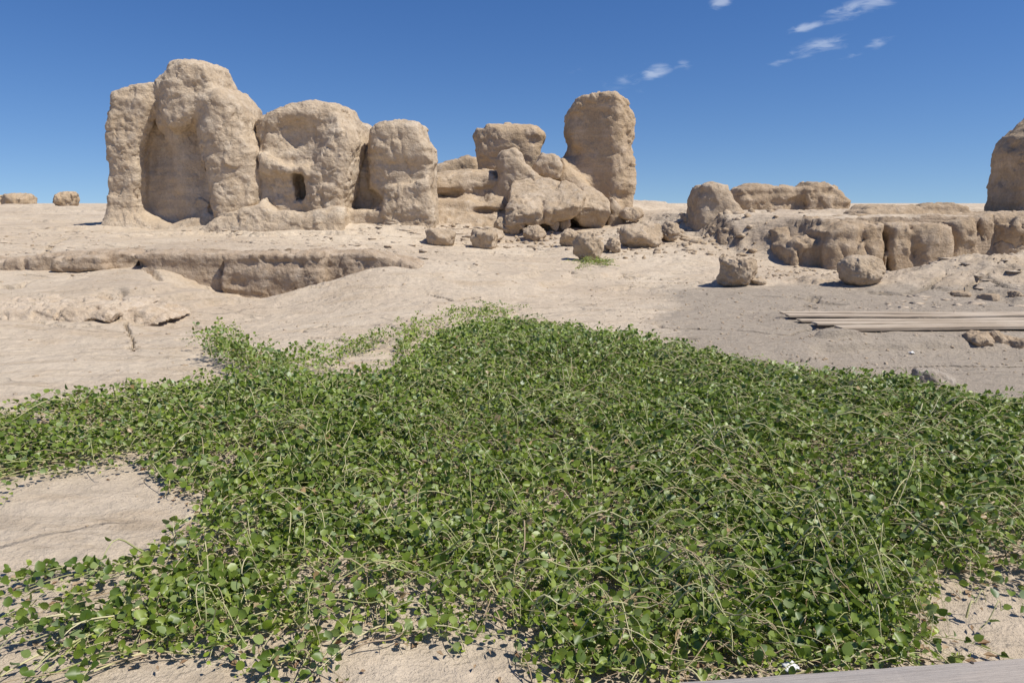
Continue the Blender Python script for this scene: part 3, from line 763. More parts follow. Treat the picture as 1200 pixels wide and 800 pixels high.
rock('boulder', 720, 296, 19, 17, 19.9, 'pale tilted stone right of the rough grooved boulder', 32, group=G_B)
rock('boulder', 709, 297, 17, 9, 19.7, 'small flat stone between the grooved boulder and the tilted stone', 33, group=G_B)
rock('boulder', 753, 291, 48, 30, 20.2, 'broad dark-based boulder on the slope right of the pile', 34, group=G_B, depth=.7)
rock('boulder', 783, 284, 26, 22, 20.6, 'rough lump beside the broad boulder, towards the stump', 35, group=G_B, rough=.16)
rock('boulder', 808, 262, 13, 9, 22, 'small brown stone just left of the stump', 36, group=G_B)
rock('boulder', 741, 262, 26, 18, 24, 'pale stone at the right foot of the tall tower', 37, group=G_B)
# the two lone boulders
rock('boulder', 865, 336, 45, 37, 13.5, 'round brown boulder with a cracked pale top, alone on the gravel', 41, M_ROCK, cuts=4, fac=.05, flat=.12, sink=.06, voxn=44)
rock('boulder', 1013, 334, 45, 34, 14.0, 'half-buried rounded boulder in front of the cracked terrace wall', 42, M_ROCK, cuts=1, fac=.035, sink=.12, voxn=44, rough=.07)
rock('boulder', 888, 334, 20, 7, 13.4, 'small flat crumbled stone beside the round brown boulder', 43, M_ROCK, cuts=4)
# distant rocks
rock('rock', 16, 241, 40, 19, 44, 'far eroded rock on the skyline at the left edge', 51, M_TOWER, cat='rock', sink=.1)
rock('rock', -4, 241, 22, 15, 45, 'far rock cut off by the left picture edge', 52, M_TOWER, cat='rock', sink=.1)
rock('rock', 77, 241, 25, 18, 42, 'far square rock alone on the skyline left of the tallest ruin', 53, M_TOWER, cat='rock', cuts=7, sink=.1)
# loose grey stone near plants
M_GREY = earth_mat('grey_stone', (.36, .31, .255), (.46, .41, .34), (.31, .25, .19), .4, 4)
rock('stone', 1098, 451, 48, 22, 6.5, 'grey flat stone at the upper right edge of the green plants', 61, M_GREY, cat='stone', sink=.5, cuts=10, flat=.1)

# --- right-hand side
o = sculpt('earthen_stump', [Lump([(806, 300), (814, 262), (817, 234), (822, 217), (837, 212), (852, 218), (859, 232), (866, 246), (884, 262), (900, 300)], 20.3, 1.5, .32)], h=.05, mat=M_ROCK, n1=.15, f1=1.3, n2=.06, seed=61)
tag(o, 'short rounded earthen stump left of the long flat-topped wall', 'ruin', G_R)
o = sculpt('earthen_wall', [
    Lump([(860, 265), (865, 240), (871, 222), (886, 216), (944, 219), (947, 265)], 25.6, 1.4, .18, sz=.1),
    Lump([(944, 265), (943, 220), (958, 214), (976, 215), (984, 222), (992, 234), (996, 246), (998, 265)], 25.4, 1.6, .2, k=.05, sz=.1)],
    h=.055, mat=M_TERR, n1=.16, f1=1.3, n2=.07, strata=.1, seed=62)
tag(o, 'long flat-topped broken earthen wall on the skyline beside the rounded stump', 'wall')
o = sculpt('rock_ledge', [Lump([(1000, 262), (1012, 249), (1030, 242), (1085, 241), (1105, 237), (1125, 236), (1140, 241), (1150, 262)], 19.3, 1.5, .12, sz=.7)], h=.06, mat=M_TERR, n1=.08, strata=.15, seed=63)
tag(o, 'low layered rock ledge on the skyline left of the tower at the right edge', 'ledge')
o = sculpt('earthen_tower', [Lump([(1158, 268), (1164, 244), (1168, 222), (1171, 200), (1170, 182), (1180, 162), (1200, 143), (1225, 124), (1260, 120), (1290, 160), (1300, 268)], 21.0, 2.2, .35, yr=22.6)],
    h=.06, mat=M_TOWER, n1=.15, strata=.05, seed=64)
tag(o, 'dark sloping earthen tower cut off by the right picture edge', 'tower')
o = sculpt('terrace_wall', [
    Lump([(835, 310), (845, 268), (870, 262), (900, 264), (935, 268), (940, 310)], 19.0, 2.2, .3, sz=1.1, k=.3),
    Lump([(905, 300), (908, 270), (960, 262), (965, 300)], 17.9, 2, .3, sz=.5, k=.25),
    Lump([(921, 335), (922, 292), (930, 282), (950, 277), (966, 284), (968, 335)], 17.0, 1.6, .22, k=.12),
    Lump([(960, 340), (962, 295), (968, 272), (990, 262), (1020, 260), (1036, 264), (1038, 300), (1037, 340)], 16.6, 2.4, .30, k=.05, sz=.12),
    Lump([(1042, 340), (1042, 285), (1044, 264), (1070, 260), (1072, 300), (1073, 340)], 16.6, 2.4, .18, k=.05, sz=.05),
    Lump([(1071, 340), (1070, 275), (1074, 262), (1100, 260), (1118, 266), (1116, 300), (1108, 340)], 16.5, 2.4, .25, k=.06, sz=.08),
    Lump([(1106, 340), (1112, 285), (1120, 262), (1145, 258), (1147, 300), (1145, 340)], 16.8, 2.2, .22, k=.06, sz=.05),
    Lump([(1140, 340), (1144, 256), (1170, 252), (1215, 250), (1216, 340)], 17.5, 2.2, .15, k=.05),
    Lump([(1180, 340), (1180, 266), (1195, 256), (1260, 252), (1320, 254), (1325, 340)], 17.1, 2.2, .25, k=.06),
    Lump([(940, 285), (945, 258), (1040, 256), (1150, 254), (1320, 250), (1320, 285)], 17.9, 2.5, .2, k=.1)],
    [Hole(1040, 290, 16.6, .035, .9, 1.2, .04, True)],
    h=.05, mat=M_TERR, n1=.14, f1=1.3, n2=.05, strata=.05, seed=65, groove=.12, crust=.04, fac=.05, ff=1.6, fz=.4)
tag(o, 'long cracked earthen terrace wall with vertical splits on the right', 'wall')
rock('boulder', 1190, 306, 60, 30, 15.2, 'pale lumpy boulder against the terrace wall at the right edge', 66, M_ROCK, sink=.3, depth=.8)
for i, (px, py, w, h_, Y, lb) in enumerate([(1165, 352, 26, 9, 11.3, 'dark flat broken stone on the bank, nearest the right edge'), (1130, 347, 30, 7, 11.6, 'flat broken slab on the right bank below its crest'),
                                          (1192, 346, 16, 7, 11.5, 'small dark stone on the bank at the right edge')]):
    rock('stone', px, py, w, h_, Y, lb, 70 + i, M_TERR, cat='stone', sink=.5, voxn=26, cuts=14)
# broken clods at the end of the planks
for i, (px, py, w, h_, lb) in enumerate([(1150, 402, 26, 13, 'cracked earth clod under the front plank, left of its neighbours'), (1174, 403, 22, 12, 'cracked earth clod under the front plank, middle of three'), (1194, 404, 22, 12, 'cracked earth clod under the front plank, at the right edge')]):
    rock('earth_clod', px, py, w * 1.6, h_ * 1.7, 8.1, lb, 80 + i, M_TERR, cuts=16, flat=.08 * (i - 1), rough=.2, cat='clod', group='cracked earth clods under the planks', sink=.85, voxn=20)

# rubble scattered over the slopes: countless small stones
def pebbles(name, pts_, sizes, mat, label, seed, flat=.65):
    rg = np.random.default_rng(seed)
    ico = np.array([(0, 0, 1), (.894, 0, .447), (.276, .851, .447), (-.724, .526, .447), (-.724, -.526, .447), (.276, -.851, .447),
                    (.724, .526, -.447), (-.276, .851, -.447), (-.894, 0, -.447), (-.276, -.851, -.447), (.724, -.526, -.447), (0, 0, -1)])
    fc = np.array([(0, 1, 2), (0, 2, 3), (0, 3, 4), (0, 4, 5), (0, 5, 1), (1, 6, 2), (2, 7, 3), (3, 8, 4), (4, 9, 5), (5, 10, 1), (2, 6, 7), (3, 7, 8), (4, 8, 9), (5, 9, 10), (1, 10, 6), (11, 7, 6), (11, 8, 7), (11, 9, 8), (11, 10, 9), (11, 6, 10)])
    n = len(pts_)
    V = np.repeat(ico[None], n, 0) * rg.uniform(.55, 1.35, (n, 12, 1))
    V *= rg.uniform(.6, 1.3, (n, 1, 3)) * np.array([1, 1, flat])
    a = rg.uniform(0, 6.28, n); c, s = np.cos(a)[:, None], np.sin(a)[:, None]
    V = np.stack([V[..., 0] * c - V[..., 1] * s, V[..., 0] * s + V[..., 1] * c, V[..., 2]], -1)
    V = V * sizes[:, None, None] + pts_[:, None, :]
    F = (fc[None] + 12 * np.arange(n)[:, None, None]).reshape(-1, 3)
    o = obj(name, mesh_np(name, V.reshape(-1, 3), F, mat, smooth=False))
    return tag(o, label, 'stones', kind='stuff')
def scatter(n, fn, seed, smin_, smax_, pw=3.):
    rg = np.random.default_rng(seed)
    px, py, Y = fn(rg, n)
    u = (px - 600) / 800.; X = u * Y * 1.0
    d = np.array([at(a, 300, 1.)[0] for a in px]) * Y
    z = ground(d, Y)
    s = smin_ + (smax_ - smin_) * rg.random(n) ** pw
    return np.stack([d, Y, z], -1), s
P1, s1 = scatter(3600, lambda g, n: (g.uniform(690, 1260, n), None, 6.5 + 8.5 * g.random(n)), 5, .005, .028, 4)
P2, s2 = scatter(900, lambda g, n: (g.normal(800, 60, n), None, g.uniform(17.5, 22.5, n)), 6, .012, .17, 6.)
P3, s3 = scatter(700, lambda g, n: (g.normal(650, 70, n), None, g.uniform(19.8, 23.2, n)), 7, .012, .15, 7.)
P4, s4 = scatter(1500, lambda g, n: (g.uniform(-100, 700, n), None, g.uniform(3, 22, n)), 8, .005, .04, 5)
P5, s5 = scatter(260, lambda g, n: (g.uniform(880, 1050, n), None, g.uniform(14.5, 17.3, n)), 9, .015, .08, 3)
pebbles('rubble', np.vstack([P1, P2, P3, P4, P5]), np.concatenate([s1, s2, s3, s4, s5]), M_ROCK, 'small stones and crumbs of earth scattered over the dusty ground', 3)

P6, s6 = scatter(1300, lambda g, n: (g.uniform(-80, 560, n), None, g.uniform(13.9, 21.5, n)), 12, .015, .17, 3.5)
P7, s7 = scatter(260, lambda g, n: (g.uniform(1020, 1260, n), None, g.uniform(10.5, 14.5, n)), 13, .015, .16, 3.)
P8, s8 = scatter(350, lambda g, n: (g.normal(520, 40, n), None, g.uniform(21, 23.5, n)), 14, .03, .25, 3.)
ok = fbm(np.vstack([P6, P7, P8]) * [.5, .9, 0], 3) > -.02
pebbles('crust_flakes', np.vstack([P6, P7, P8])[ok], np.concatenate([s6, s7, s8])[ok], M_SLAB, 'thin broken flakes of earth crust lying flat on the pale ground', 4, .22)

# ------------------------------------------------------------------ planks
def wood_mat(name, c1, c2, dirt):
    m = MT(name)
    g = m.noise(9, 6, .6, (.35, 9, 9)); g2 = m.noise(40, 5, .7, (.12, 6, 6)); big = m.noise(1.5, 5, .6, (.6, 2, 2))
    col = m.mix(m.rng(g, .35, .65), c1, c2)
    col = m.mix(m.rng(big, .44, .58, 0, .9), col, dirt)
    hs = m.n('ShaderNodeHueSaturation'); m.l(col, hs.inputs['Color']); m.l(m.rng(g2, .3, .7, .85, 1.1), hs.inputs['Value'])
    b = m.bump(g, .006, .8); b = m.bump(g2, .003, .9, b)
    return m.fin(hs.outputs[0], b)
M_PLANK = wood_mat('weathered_plank', (.53, .445, .345), (.45, .37, .28), (.38, .305, .225))
M_BOARD = wood_mat('weathered_board', (.36, .33, .30), (.30, .27, .245), (.40, .35, .30))
def plank_mesh(name, L_, W_, T_, mat, bend=.01, seed=0, segs=40, rag=.0):
    rg = np.random.default_rng(seed); V = []; xs = np.linspace(0, L_, segs + 1)
    prof = [(-W_ / 2, 0), (-W_ / 2, T_ - .004), (-W_ / 2 + .004, T_), (-W_ / 6, T_ + .001), (W_ / 6, T_ - .001), (W_ / 2 - .004, T_), (W_ / 2, T_ - .004), (W_ / 2, 0)]
    for i, x in enumerate(xs):
        dz = bend * math.sin(x * 1.3 + seed); dy = .01 * math.sin(x * .9 + seed * 2)
        for (y, z) in prof:
            V.append((x + (rag * rg.normal() if i in (0, segs) else 0), y + dy + rg.normal() * .0008, z + dz + rg.normal() * .0006))
    k = len(prof); F = []
    for i in range(segs):
        for j in range(k):
            a = i * k + j; b = i * k + (j + 1) % k; F.append((a, b, b + k, a + k))
    me = bpy.data.meshes.new(name)
    me.from_pydata(V, [], F + [tuple(range(k))[::-1], tuple(range(segs * k, segs * k + k))])
    me.materials.append(mat)
    return me
def place_plank(p0, p1, W_, T_, lb, seed, group, lift):
    a = at(*p0); b = at(*p1)
    tt = np.linspace(0, 1, 60); g_ = ground(a[0] + (b[0] - a[0]) * tt, a[1] + (b[1] - a[1]) * tt); a[2] = b[2] = np.quantile(g_, .93) + lift
    d = b - a; L_ = np.linalg.norm(d)
    o = obj('plank', plank_mesh('plank', L_, W_, T_, M_PLANK, .008, seed, rag=.01)); o.location = a
    o.rotation_euler = (0, -math.asin(d[2] / L_), math.atan2(d[1], d[0]))
    return tag(o, lb, 'plank', group)
GP = 'weathered planks lying on the earth mound'
place_plank((916, 371, 9.55), (1330, 369, 9.65), .13, .025, 'rearmost pale plank of the row on the low earth mound', 1, GP, .00)
place_plank((922, 375, 9.30), (1330, 373, 9.42), .17, .025, 'second plank from the back in the row on the mound', 2, GP, .008)
place_plank((935, 379, 9.03), (1330, 376, 9.13), .14, .025, 'middle plank of the row on the mound', 3, GP, .00)
place_plank((955, 383, 8.74), (1330, 380, 8.82), .18, .025, 'second plank from the front in the row on the mound', 4, GP, .008)
place_plank((982, 388, 8.40), (1330, 384, 8.50), .22, .04, 'front pale plank of the row, its thick edge showing above the mound', 5, GP, .01)

# board at the lower right corner: edge of a walkway
bz = .13
def on_plane(px, py, z):
    d = ray(px, py); t = (z - CAM_Z) / d[2]; return np.array([d[0] * t, d[1] * t, z])
a = on_plane(760, 803, bz); b = on_plane(1230, 767, bz)
d = b - a; L_ = float(np.linalg.norm(d)) + 1.2
ang = math.atan2(d[1], d[0])
o = obj('edge_board', plank_mesh('edge_board', L_, .34, .15, M_BOARD, .0, 4, 60))
nrm = np.array([math.sin(ang), -math.cos(ang), 0])
o.location = a + nrm * .17 - np.array([0, 0, .15]) - d / np.linalg.norm(d) * .6
BA, BN = a.copy(), nrm.copy()
o.rotation_euler = (0, 0, ang)
tag(o, 'weathered grey wooden board along the bottom right edge, in front of the plants', 'board')
m_ = MT('rusty_nail'); m_.b.inputs['Base Color'].default_value = (.06, .05, .045, 1); m_.b.inputs['Roughness'].default_value = .6
M_NAIL = m_.m
def disc_mesh(name, r, h, mat, n=14):
    V = [(math.cos(i * 6.2832 / n) * r, math.sin(i * 6.2832 / n) * r, 0) for i in range(n)] + [(math.cos(i * 6.2832 / n) * r * .8, math.sin(i * 6.2832 / n) * r * .8, h) for i in range(n)]
    me = bpy.data.meshes.new(name)
    me.from_pydata(V, [], [(i, (i + 1) % n, n + (i + 1) % n, n + i) for i in range(n)] + [tuple(range(n, 2 * n))]); me.materials.append(mat); return me
nl = obj('nail_head', disc_mesh('nail_head', .0062, .003, M_NAIL), o)
npos = on_plane(1139, 776, bz + .001)
loc = np.array(npos) - np.array(o.location)
c, s = math.cos(-ang), math.sin(-ang)
nl.location = (loc[0] * c - loc[1] * s, loc[0] * s + loc[1] * c, .1505)

# litter
def crumple(name, w, seed, label, p):
    rg = np.random.default_rng(seed); n = 14
    u, v = np.meshgrid(np.linspace(-1, 1, n), np.linspace(-1, 1, n))
    P = np.stack([u, v, u * 0], -1).reshape(-1, 3)
    q = P * 1.7 + seed
    P = P + .55 * np.stack([fbm(q, 3), fbm(q + 9, 3), fbm(q + 20, 3) * 1.2 + .6 * (1 - u.ravel() ** 2)], -1)
    P *= w
    P[:, 2] -= P[:, 2].min()
    top = P; bot = P - [0, 0, .0015]
    I = (np.arange(n - 1)[:, None] * n + np.arange(n - 1)).ravel()
    F1 = np.stack([I, I + 1, I + n + 1, I + n], -1); F2 = F1[:, ::-1] + n * n
    o = obj(name, mesh_np(name, np.vstack([top, bot]), np.vstack([F1, F2]), M_PAPER)); o.location = p
    return tag(o, label, 'litter')
m_ = MT('white_paper'); m_.b.inputs['Base Color'].default_value = (.75, .74, .70, 1); M_PAPER = m_.m
q = on_plane(928, 780, .1); crumple('paper_scrap', .022, 3, 'crumpled white scrap lying among the leaves by the grey board', (q[0], q[1], gz(q[0], q[1]) + .07))
q = at(1069, 410, 7.7); crumple('paper_scrap', .03, 6, 'small white scrap on the gravel below the planks', (q[0], q[1], gz(q[0], q[1])))

# ------------------------------------------------------------------ caper plants
def leaf_mat():
    m = MT('caper_leaf')
    age = m.attr('age'); rnd = m.attr('rnd')
    old = m.mix(m.rng(rnd, 0, .6), (.046, .092, .008), (.120, .175, .026)); old = m.mix(m.rng(rnd, .72, 1.0), old, (.19, .25, .13))
    young = m.mix(rnd, (.26, .34, .025), (.38, .44, .07))
    col = m.mix(age, old, young)
    dry = m.mix(rnd, (.34, .22, .10), (.40, .30, .17))
    col = m.mix(m.attr('dry'), col, dry)
    m.l(col, m.b.inputs['Base Color'])
    m.b.inputs['Roughness'].default_value = .43
    m.b.inputs['Specular IOR Level'].default_value = .5
    tr = m.n('ShaderNodeBsdfTranslucent'); tcol = m.mix(.6, col, (.16, .26, .03), 'ADD')
    m.l(tcol, tr.inputs['Color'])
    ms = m.n('ShaderNodeMixShader'); ms.inputs[0].default_value = .22
    m.l(m.b.outputs[0], ms.inputs[1]); m.l(tr.outputs[0], ms.inputs[2]); m.l(ms.outputs[0], m.out.inputs['Surface'])
    return m.m
def stem_mat():
    m = MT('caper_stem')
    n = m.noise(6, 3)
    col = m.mix(m.rng(n, .35, .65), (.48, .46, .20), (.66, .60, .36))
    col = m.mix(m.attr('rnd'), m.mix(.7, col, (.24, .28, .08)), m.mix(.4, col, (.58, .50, .32)))
    col = m.mix(m.attr('dry'), col, (.40, .30, .19))
    m.b.inputs['Roughness'].default_value = .6
    return m.fin(col)
M_LEAF, M_STEM = leaf_mat(), stem_mat()

def in_poly(px, py, P):
    ins = np.zeros(px.shape, bool); n = len(P); j = n - 1
    for i in range(n):
        xi, yi = P[i]; xj, yj = P[j]
        c = ((yi > py) != (yj > py)) & (px < (xj - xi) * (py - yi) / (yj - yi + 1e-9) + xi)
        ins ^= c; j = i
    return ins
MAIN = [(-500, 540), (0, 492), (60, 480), (130, 470), (200, 462), (290, 448), (360, 452), (440, 450), (480, 428), (500, 398), (540, 385), (600, 378), (660, 386), (720, 398), (800, 415), (880, 436), (960, 448), (1060, 462),
        (1120, 476), (1200, 490), (1600, 560), (1600, 720), (1200, 712), (1110, 704), (1090, 725), (1125, 760), (1180, 790), (1240, 860), (880, 900), (620, 830), (560, 790), (430, 775), (380, 860), (300, 860), (235, 800), (120, 790), (-60, 800), (-100, 700), (20, 702), (80, 678),
        (150, 655), (195, 610), (160, 562), (0, 560), (-400, 600)]
def sd_poly_px(px, py, P): return poly_sd(px, py, np.array(P, float))
HOLES = [(90, 605, 120, 48, .97), (20, 770, 120, 36, .6), (230, 815, 130, 34, .6), (500, 800, 90, 22, .6), (455, 592, 40, 14, .5), (1165, 742, 70, 32, 1.0), (650, 805, 70, 14, .4), (330, 640, 30, 14, .3), (980, 600, 60, 12, .3), (250, 560, 60, 20, .4)]
def density(px, py):
    d = sd_poly_px(px, py, MAIN)
    D = sstep(-d, -6, 16)
    for (a, b, rx, ry, k) in HOLES:
        q = ((px - a) / rx) ** 2 + ((py - b) / ry) ** 2
        D = D * (1 - k * sstep(-q, -1.3, -.5))
    D = D * (1 - .24 * sstep(py, 520, 620) * (1 - sstep(px, 470, 640)))
    return D
def unproj(px, py):
    """picture points -> ground points"""
    c, s = math.cos(PITCH), math.sin(PITCH)
    u = (px - 600) / 800; v = (400 - py) / 800
    dx, dy, dz = u, c + v * s, -s + v * c
    X = np.zeros_like(px); Y = np.zeros_like(px); z = np.zeros_like(px)
    for _ in range(6):
        t = (z - CAM_Z) / dz; X = dx * t; Y = dy * t; z = base_z(X, Y)
    return X, Y, z

CROWNS = unproj(np.array([560., 760., 980., 330., 200., 1150., 640., 420.]), np.array([520., 470., 560., 520., 640., 640., 620., 700.]))
def grow(name, X, Y, dirx, diry, length, height, seed, leaf_scale=1., young=.45, spacing=.027, label=None, cat='plant', kind=None, group=None, rad=.0024, dryp=.012, dens=False, dead=False):
    """trailing stems with alternate round leaves"""
    rg = np.random.default_rng(seed); n = len(X); M = 14
    t = np.linspace(0, 1, M)[None, :]
    ang = np.arctan2(diry, dirx)[:, None]
    curv = rg.normal(0, .55, (n, 1)); wob = rg.normal(0, .25, (n, 1)); ph = rg.uniform(0, 6.28, (n, 1))
    a = ang + curv * t + wob * np.sin(t * 6 + ph)
    ds = (length[:, None] / (M - 1))
    SX = X[:, None] + np.cumsum(np.cos(a) * ds, 1); SY = Y[:, None] + np.cumsum(np.sin(a) * ds, 1)
    gzv = ground(SX.ravel(), SY.ravel()).reshape(n, M)
    hh = height[:, None] * (1.15 * np.sin(np.pi * np.clip(t * .8 + .04, 0, 1)) ** .8) + .012
    hh = hh * (1 + .25 * np.sin(t * 9 + ph)) 
    SZ = gzv + hh
    P = np.stack([SX, SY, SZ], -1)
    bd = ((SX - BA[0]) * BN[0] + (SY - BA[1]) * BN[1]).max(1)
    ok = bd < -.04
    if dens:
        qx, qy = pix(np.stack([SX, SY, gzv], -1).reshape(-1, 3)); Dm = density(qx, qy).reshape(n, M)
        lo_ = Dm[:, M // 2:].min(1); ok &= rg.random(n) < lo_ * .98 + .035
        SZ = gzv + hh * (.35 + .65 * Dm.mean(1, keepdims=True)); P = np.stack([SX, SY, SZ], -1)
    P, ang, length, ph = P[ok], ang[ok], length[ok], ph[ok]; n = len(P)
    T = np.gradient(P, axis=1); T /= np.linalg.norm(T, axis=2, keepdims=True) + 1e-9
    # stems: 4-sided tubes
    up = np.array([0, 0, 1.]); S = np.cross(T, up); S /= np.linalg.norm(S, axis=2, keepdims=True) + 1e-9; U = np.cross(S, T)
    rr = (rad * rg.uniform(.7, 1.5, (n, 1)) * (1.15 - .8 * t))[..., None]
    k = 4; ring = [P + rr * (math.cos(q * math.pi / 2) * S + math.sin(q * math.pi / 2) * U) for q in range(k)]
    V = np.stack(ring, 2).reshape(-1, 3)
    base = (np.arange(n)[:, None, None] * M + np.arange(M - 1)[None, :, None]) * k; q = np.arange(k)[None, None, :]
    F = np.stack([base + q, base + (q + 1) % k, base + k + (q + 1) % k, base + k + q], -1).reshape(-1, 4)
    drys = np.repeat((rg.random(n) < .25).astype(float) * rg.random(n), M * k)
    # leaves
    cnt = np.maximum(3, (length / spacing).astype(int)); tot = cnt.sum()
    sid = np.repeat(np.arange(n), cnt); j = np.arange(tot) - np.repeat(np.cumsum(cnt) - cnt, cnt)
    tl = (j + .5) / cnt[sid] * .98 + .02; f = tl * (M - 1); i0 = np.minimum(f.astype(int), M - 2); fr = (f - i0)[:, None]
    B = P[sid, i0] * (1 - fr) + P[sid, i0 + 1] * fr; TT = T[sid, i0]; SS = S[sid, i0]
    side = np.where(j % 2 == 0, 1., -1.)[:, None]
    if dead: drys = np.ones(n * M * k); 
    keep = (rg.random(tot) < (.02 if dead else .93)) & (B[:, 1] > .3)
    sid, j, tl, B, TT, SS, side = sid[keep], j[keep], tl[keep], B[keep], TT[keep], SS[keep], side[keep]; m = len(B)
    Dv = SS * side * rg.uniform(.5, 1.1, (m, 1)) + TT * rg.uniform(.0, .9, (m, 1)) + up * rg.uniform(-.1, 1.0, (m, 1)) + rg.normal(0, .22, (m, 3))
    Dv /= np.linalg.norm(Dv, axis=1, keepdims=True)
    Nn = up * .8 + rg.normal(0, .7, (m, 3)) + np.array([.08, -.42, 0]); Nn -= (Nn * Dv).sum(1, keepdims=True) * Dv; Nn /= np.linalg.norm(Nn, axis=1, keepdims=True)
    Wv = np.cross(Nn, Dv)
    tip = sstep(tl, .78, 1.0)
    size = leaf_scale * (.017 + .032 * rg.beta(1.6, 2.2, m)) * (1 - .6 * tip) * (.75 + .25 * sstep(tl, 0, .2))
    pet = .35 * size
    L0 = B + Dv * pet[:, None]
    tpl = np.array([(0, 0, 0), (.33, 0, 0), (.70, 0, 0), (1.04, 0, -.03), (.10, .30, .10), (.42, .50, .13), (.78, .36, .07), (.10, -.30, .10), (.42, -.50, .13), (.78, -.36, .07)])
    w = rg.uniform(.80, 1.08, m); fold = rg.uniform(.3, 3.0, m)
    LV = L0[:, None, :] + size[:, None, None] * (tpl[None, :, 0:1] * Dv[:, None] + tpl[None, :, 1:2] * w[:, None, None] * Wv[:, None] + tpl[None, :, 2:3] * fold[:, None, None] * Nn[:, None])
    # petiole: a thin sliver
    pw = .0012
    PV = np.stack([B - Wv * pw, B + Wv * pw, L0 + Dv * .0 + Wv * pw, L0 - Wv * pw], 1)
    nl_ = 14
    LV = np.concatenate([LV, PV], 1)
    LF4 = np.array([(0, 1, 5, 4), (1, 2, 6, 5), (1, 0, 7, 8), (2, 1, 8, 9), (10, 11, 12, 13)]); LF3 = np.array([(2, 3, 6), (3, 2, 9)])
    o0 = len(V)
    F4 = (LF4[None] + (np.arange(m) * nl_)[:, None, None]).reshape(-1, 4) + o0
    F3 = (LF3[None] + (np.arange(m) * nl_)[:, None, None]).reshape(-1, 3) + o0
    stem_y = rg.random(n) * young
    age = np.clip(stem_y[sid] + tip * .8 + rg.normal(0, .08, m), 0, 1)
    dry = (rg.random(m) < dryp * (1.5 - tl)).astype(float)
    rnd = rg.random(m)
    A = {'age': np.concatenate([np.zeros(len(V)), np.repeat(age, nl_)]), 'rnd': np.concatenate([np.repeat(rg.random(n), M * k), np.repeat(rnd, nl_)]), 'dry': np.concatenate([drys, np.repeat(dry, nl_)])}
    fm = np.concatenate([np.ones(len(F)), np.zeros(len(F4)), np.zeros(len(F3))])
    VV = np.vstack([V, LV.reshape(-1, 3)])
    me = mesh_np(name, VV, [np.vstack([F, F4]), F3], [M_LEAF, M_STEM], smooth=False, attrs=A, fmat=np.concatenate([np.ones(len(F)), np.zeros(len(F4)), np.zeros(len(F3))]))
    o = obj(name, me)
    print(name, 'stems', n, 'leaves', m)
    return tag(o, label, cat, group, kind)

def sample_mat(target):
    Xs = rng.uniform(-11, 11, target * 30); Ys = rng.uniform(1.2, 11.5, target * 30)
    z = base_z(Xs, Ys); px, py = pix(np.stack([Xs, Ys, z], -1))
    ok = (px > -260) & (px < 1460) & (py < 900)
    Xs, Ys, px, py = Xs[ok], Ys[ok], px[ok], py[ok]
    D = density(px, py); w = np.stack([Xs, Ys, Ys * 0], -1)
    cl = .55 + .85 * fbm(w * 1.3 + 5, 3) + .3 * fbm(w * 5 + 2, 2)
    keep = rng.random(len(Xs)) < D * np.clip(cl, .12, 1)
    Xs, Ys, D = Xs[keep][:target], Ys[keep][:target], D[keep][:target]
    return Xs, Ys, D
Xs, Ys, Dn = sample_mat(10500)
# growth direction: away from the nearest crown, swept towards the lower right in the middle of the mat
dd = (Xs[:, None] - CROWNS[0]) ** 2 + (Ys[:, None] - CROWNS[1]) ** 2
ic = dd.argmin(1)
vx = Xs - CROWNS[0][ic]; vy = Ys - CROWNS[1][ic]; ln = np.hypot(vx, vy) + .3
vx = vx / ln + rng.normal(0, .55, len(Xs)) + .35 * sstep(Xs, -1.5, 1); vy = vy / ln + rng.normal(0, .55, len(Xs)) - .35
wv = np.stack([Xs, Ys, Ys * 0], -1)
hmap = (.05 + .12 * Dn * (.75 + .9 * fbm(wv * .9 + 2, 3))) * (.55 + .45 * sstep(Ys, 2.5, 5.5))
Ln = rng.uniform(.30, .85, len(Xs)) * (.6 + .4 * sstep(Ys, 2, 5))
grow('caper_mat', Xs, Ys, vx, vy, Ln, np.clip(hmap, .03, .3) * rng.uniform(.55, 1.15, len(Xs)), 5,
     label='dense green mat of round-leaved trailing caper stems covering the foreground', cat='plants', kind='stuff', dens=True)
Xq, Yq, Dq = sample_mat(1150)
i_ = ((Xq[:, None] - CROWNS[0]) ** 2 + (Yq[:, None] - CROWNS[1]) ** 2).argmin(1)
ux = Xq - CROWNS[0][i_]; uy = Yq - CROWNS[1][i_]; l_ = np.hypot(ux, uy) + .3
ux = ux / l_ * .6 + rng.normal(0, .35, len(Xq)) + .6; uy = uy / l_ * .6 + rng.normal(0, .35, len(Xq)) - .55
grow('caper_runners', Xq, Yq, ux, uy, rng.uniform(.4, 1.0, len(Xq)) * (.6 + .4 * sstep(Yq, 2, 5)), (.09 + .09 * Dq) * rng.uniform(.6, 1.2, len(Xq)), 6, .8, .5, .06,
     label='long pale arching caper runners showing above the leafy mat', cat='plants', kind='stuff', dens=True, rad=.0029)
Xq, Yq, Dq = sample_mat(2600)
grow('dead_twigs', Xq, Yq, rng.normal(0, 1, len(Xq)), rng.normal(0, 1, len(Xq)), rng.uniform(.12, .5, len(Xq)), rng.uniform(.01, .07, len(Xq)), 16, .7, .0, .05,
     label='dry straw-coloured dead twigs tangled under the leafy mat', cat='twigs', kind='stuff', dens=True, rad=.0022, dead=True, dryp=.9)
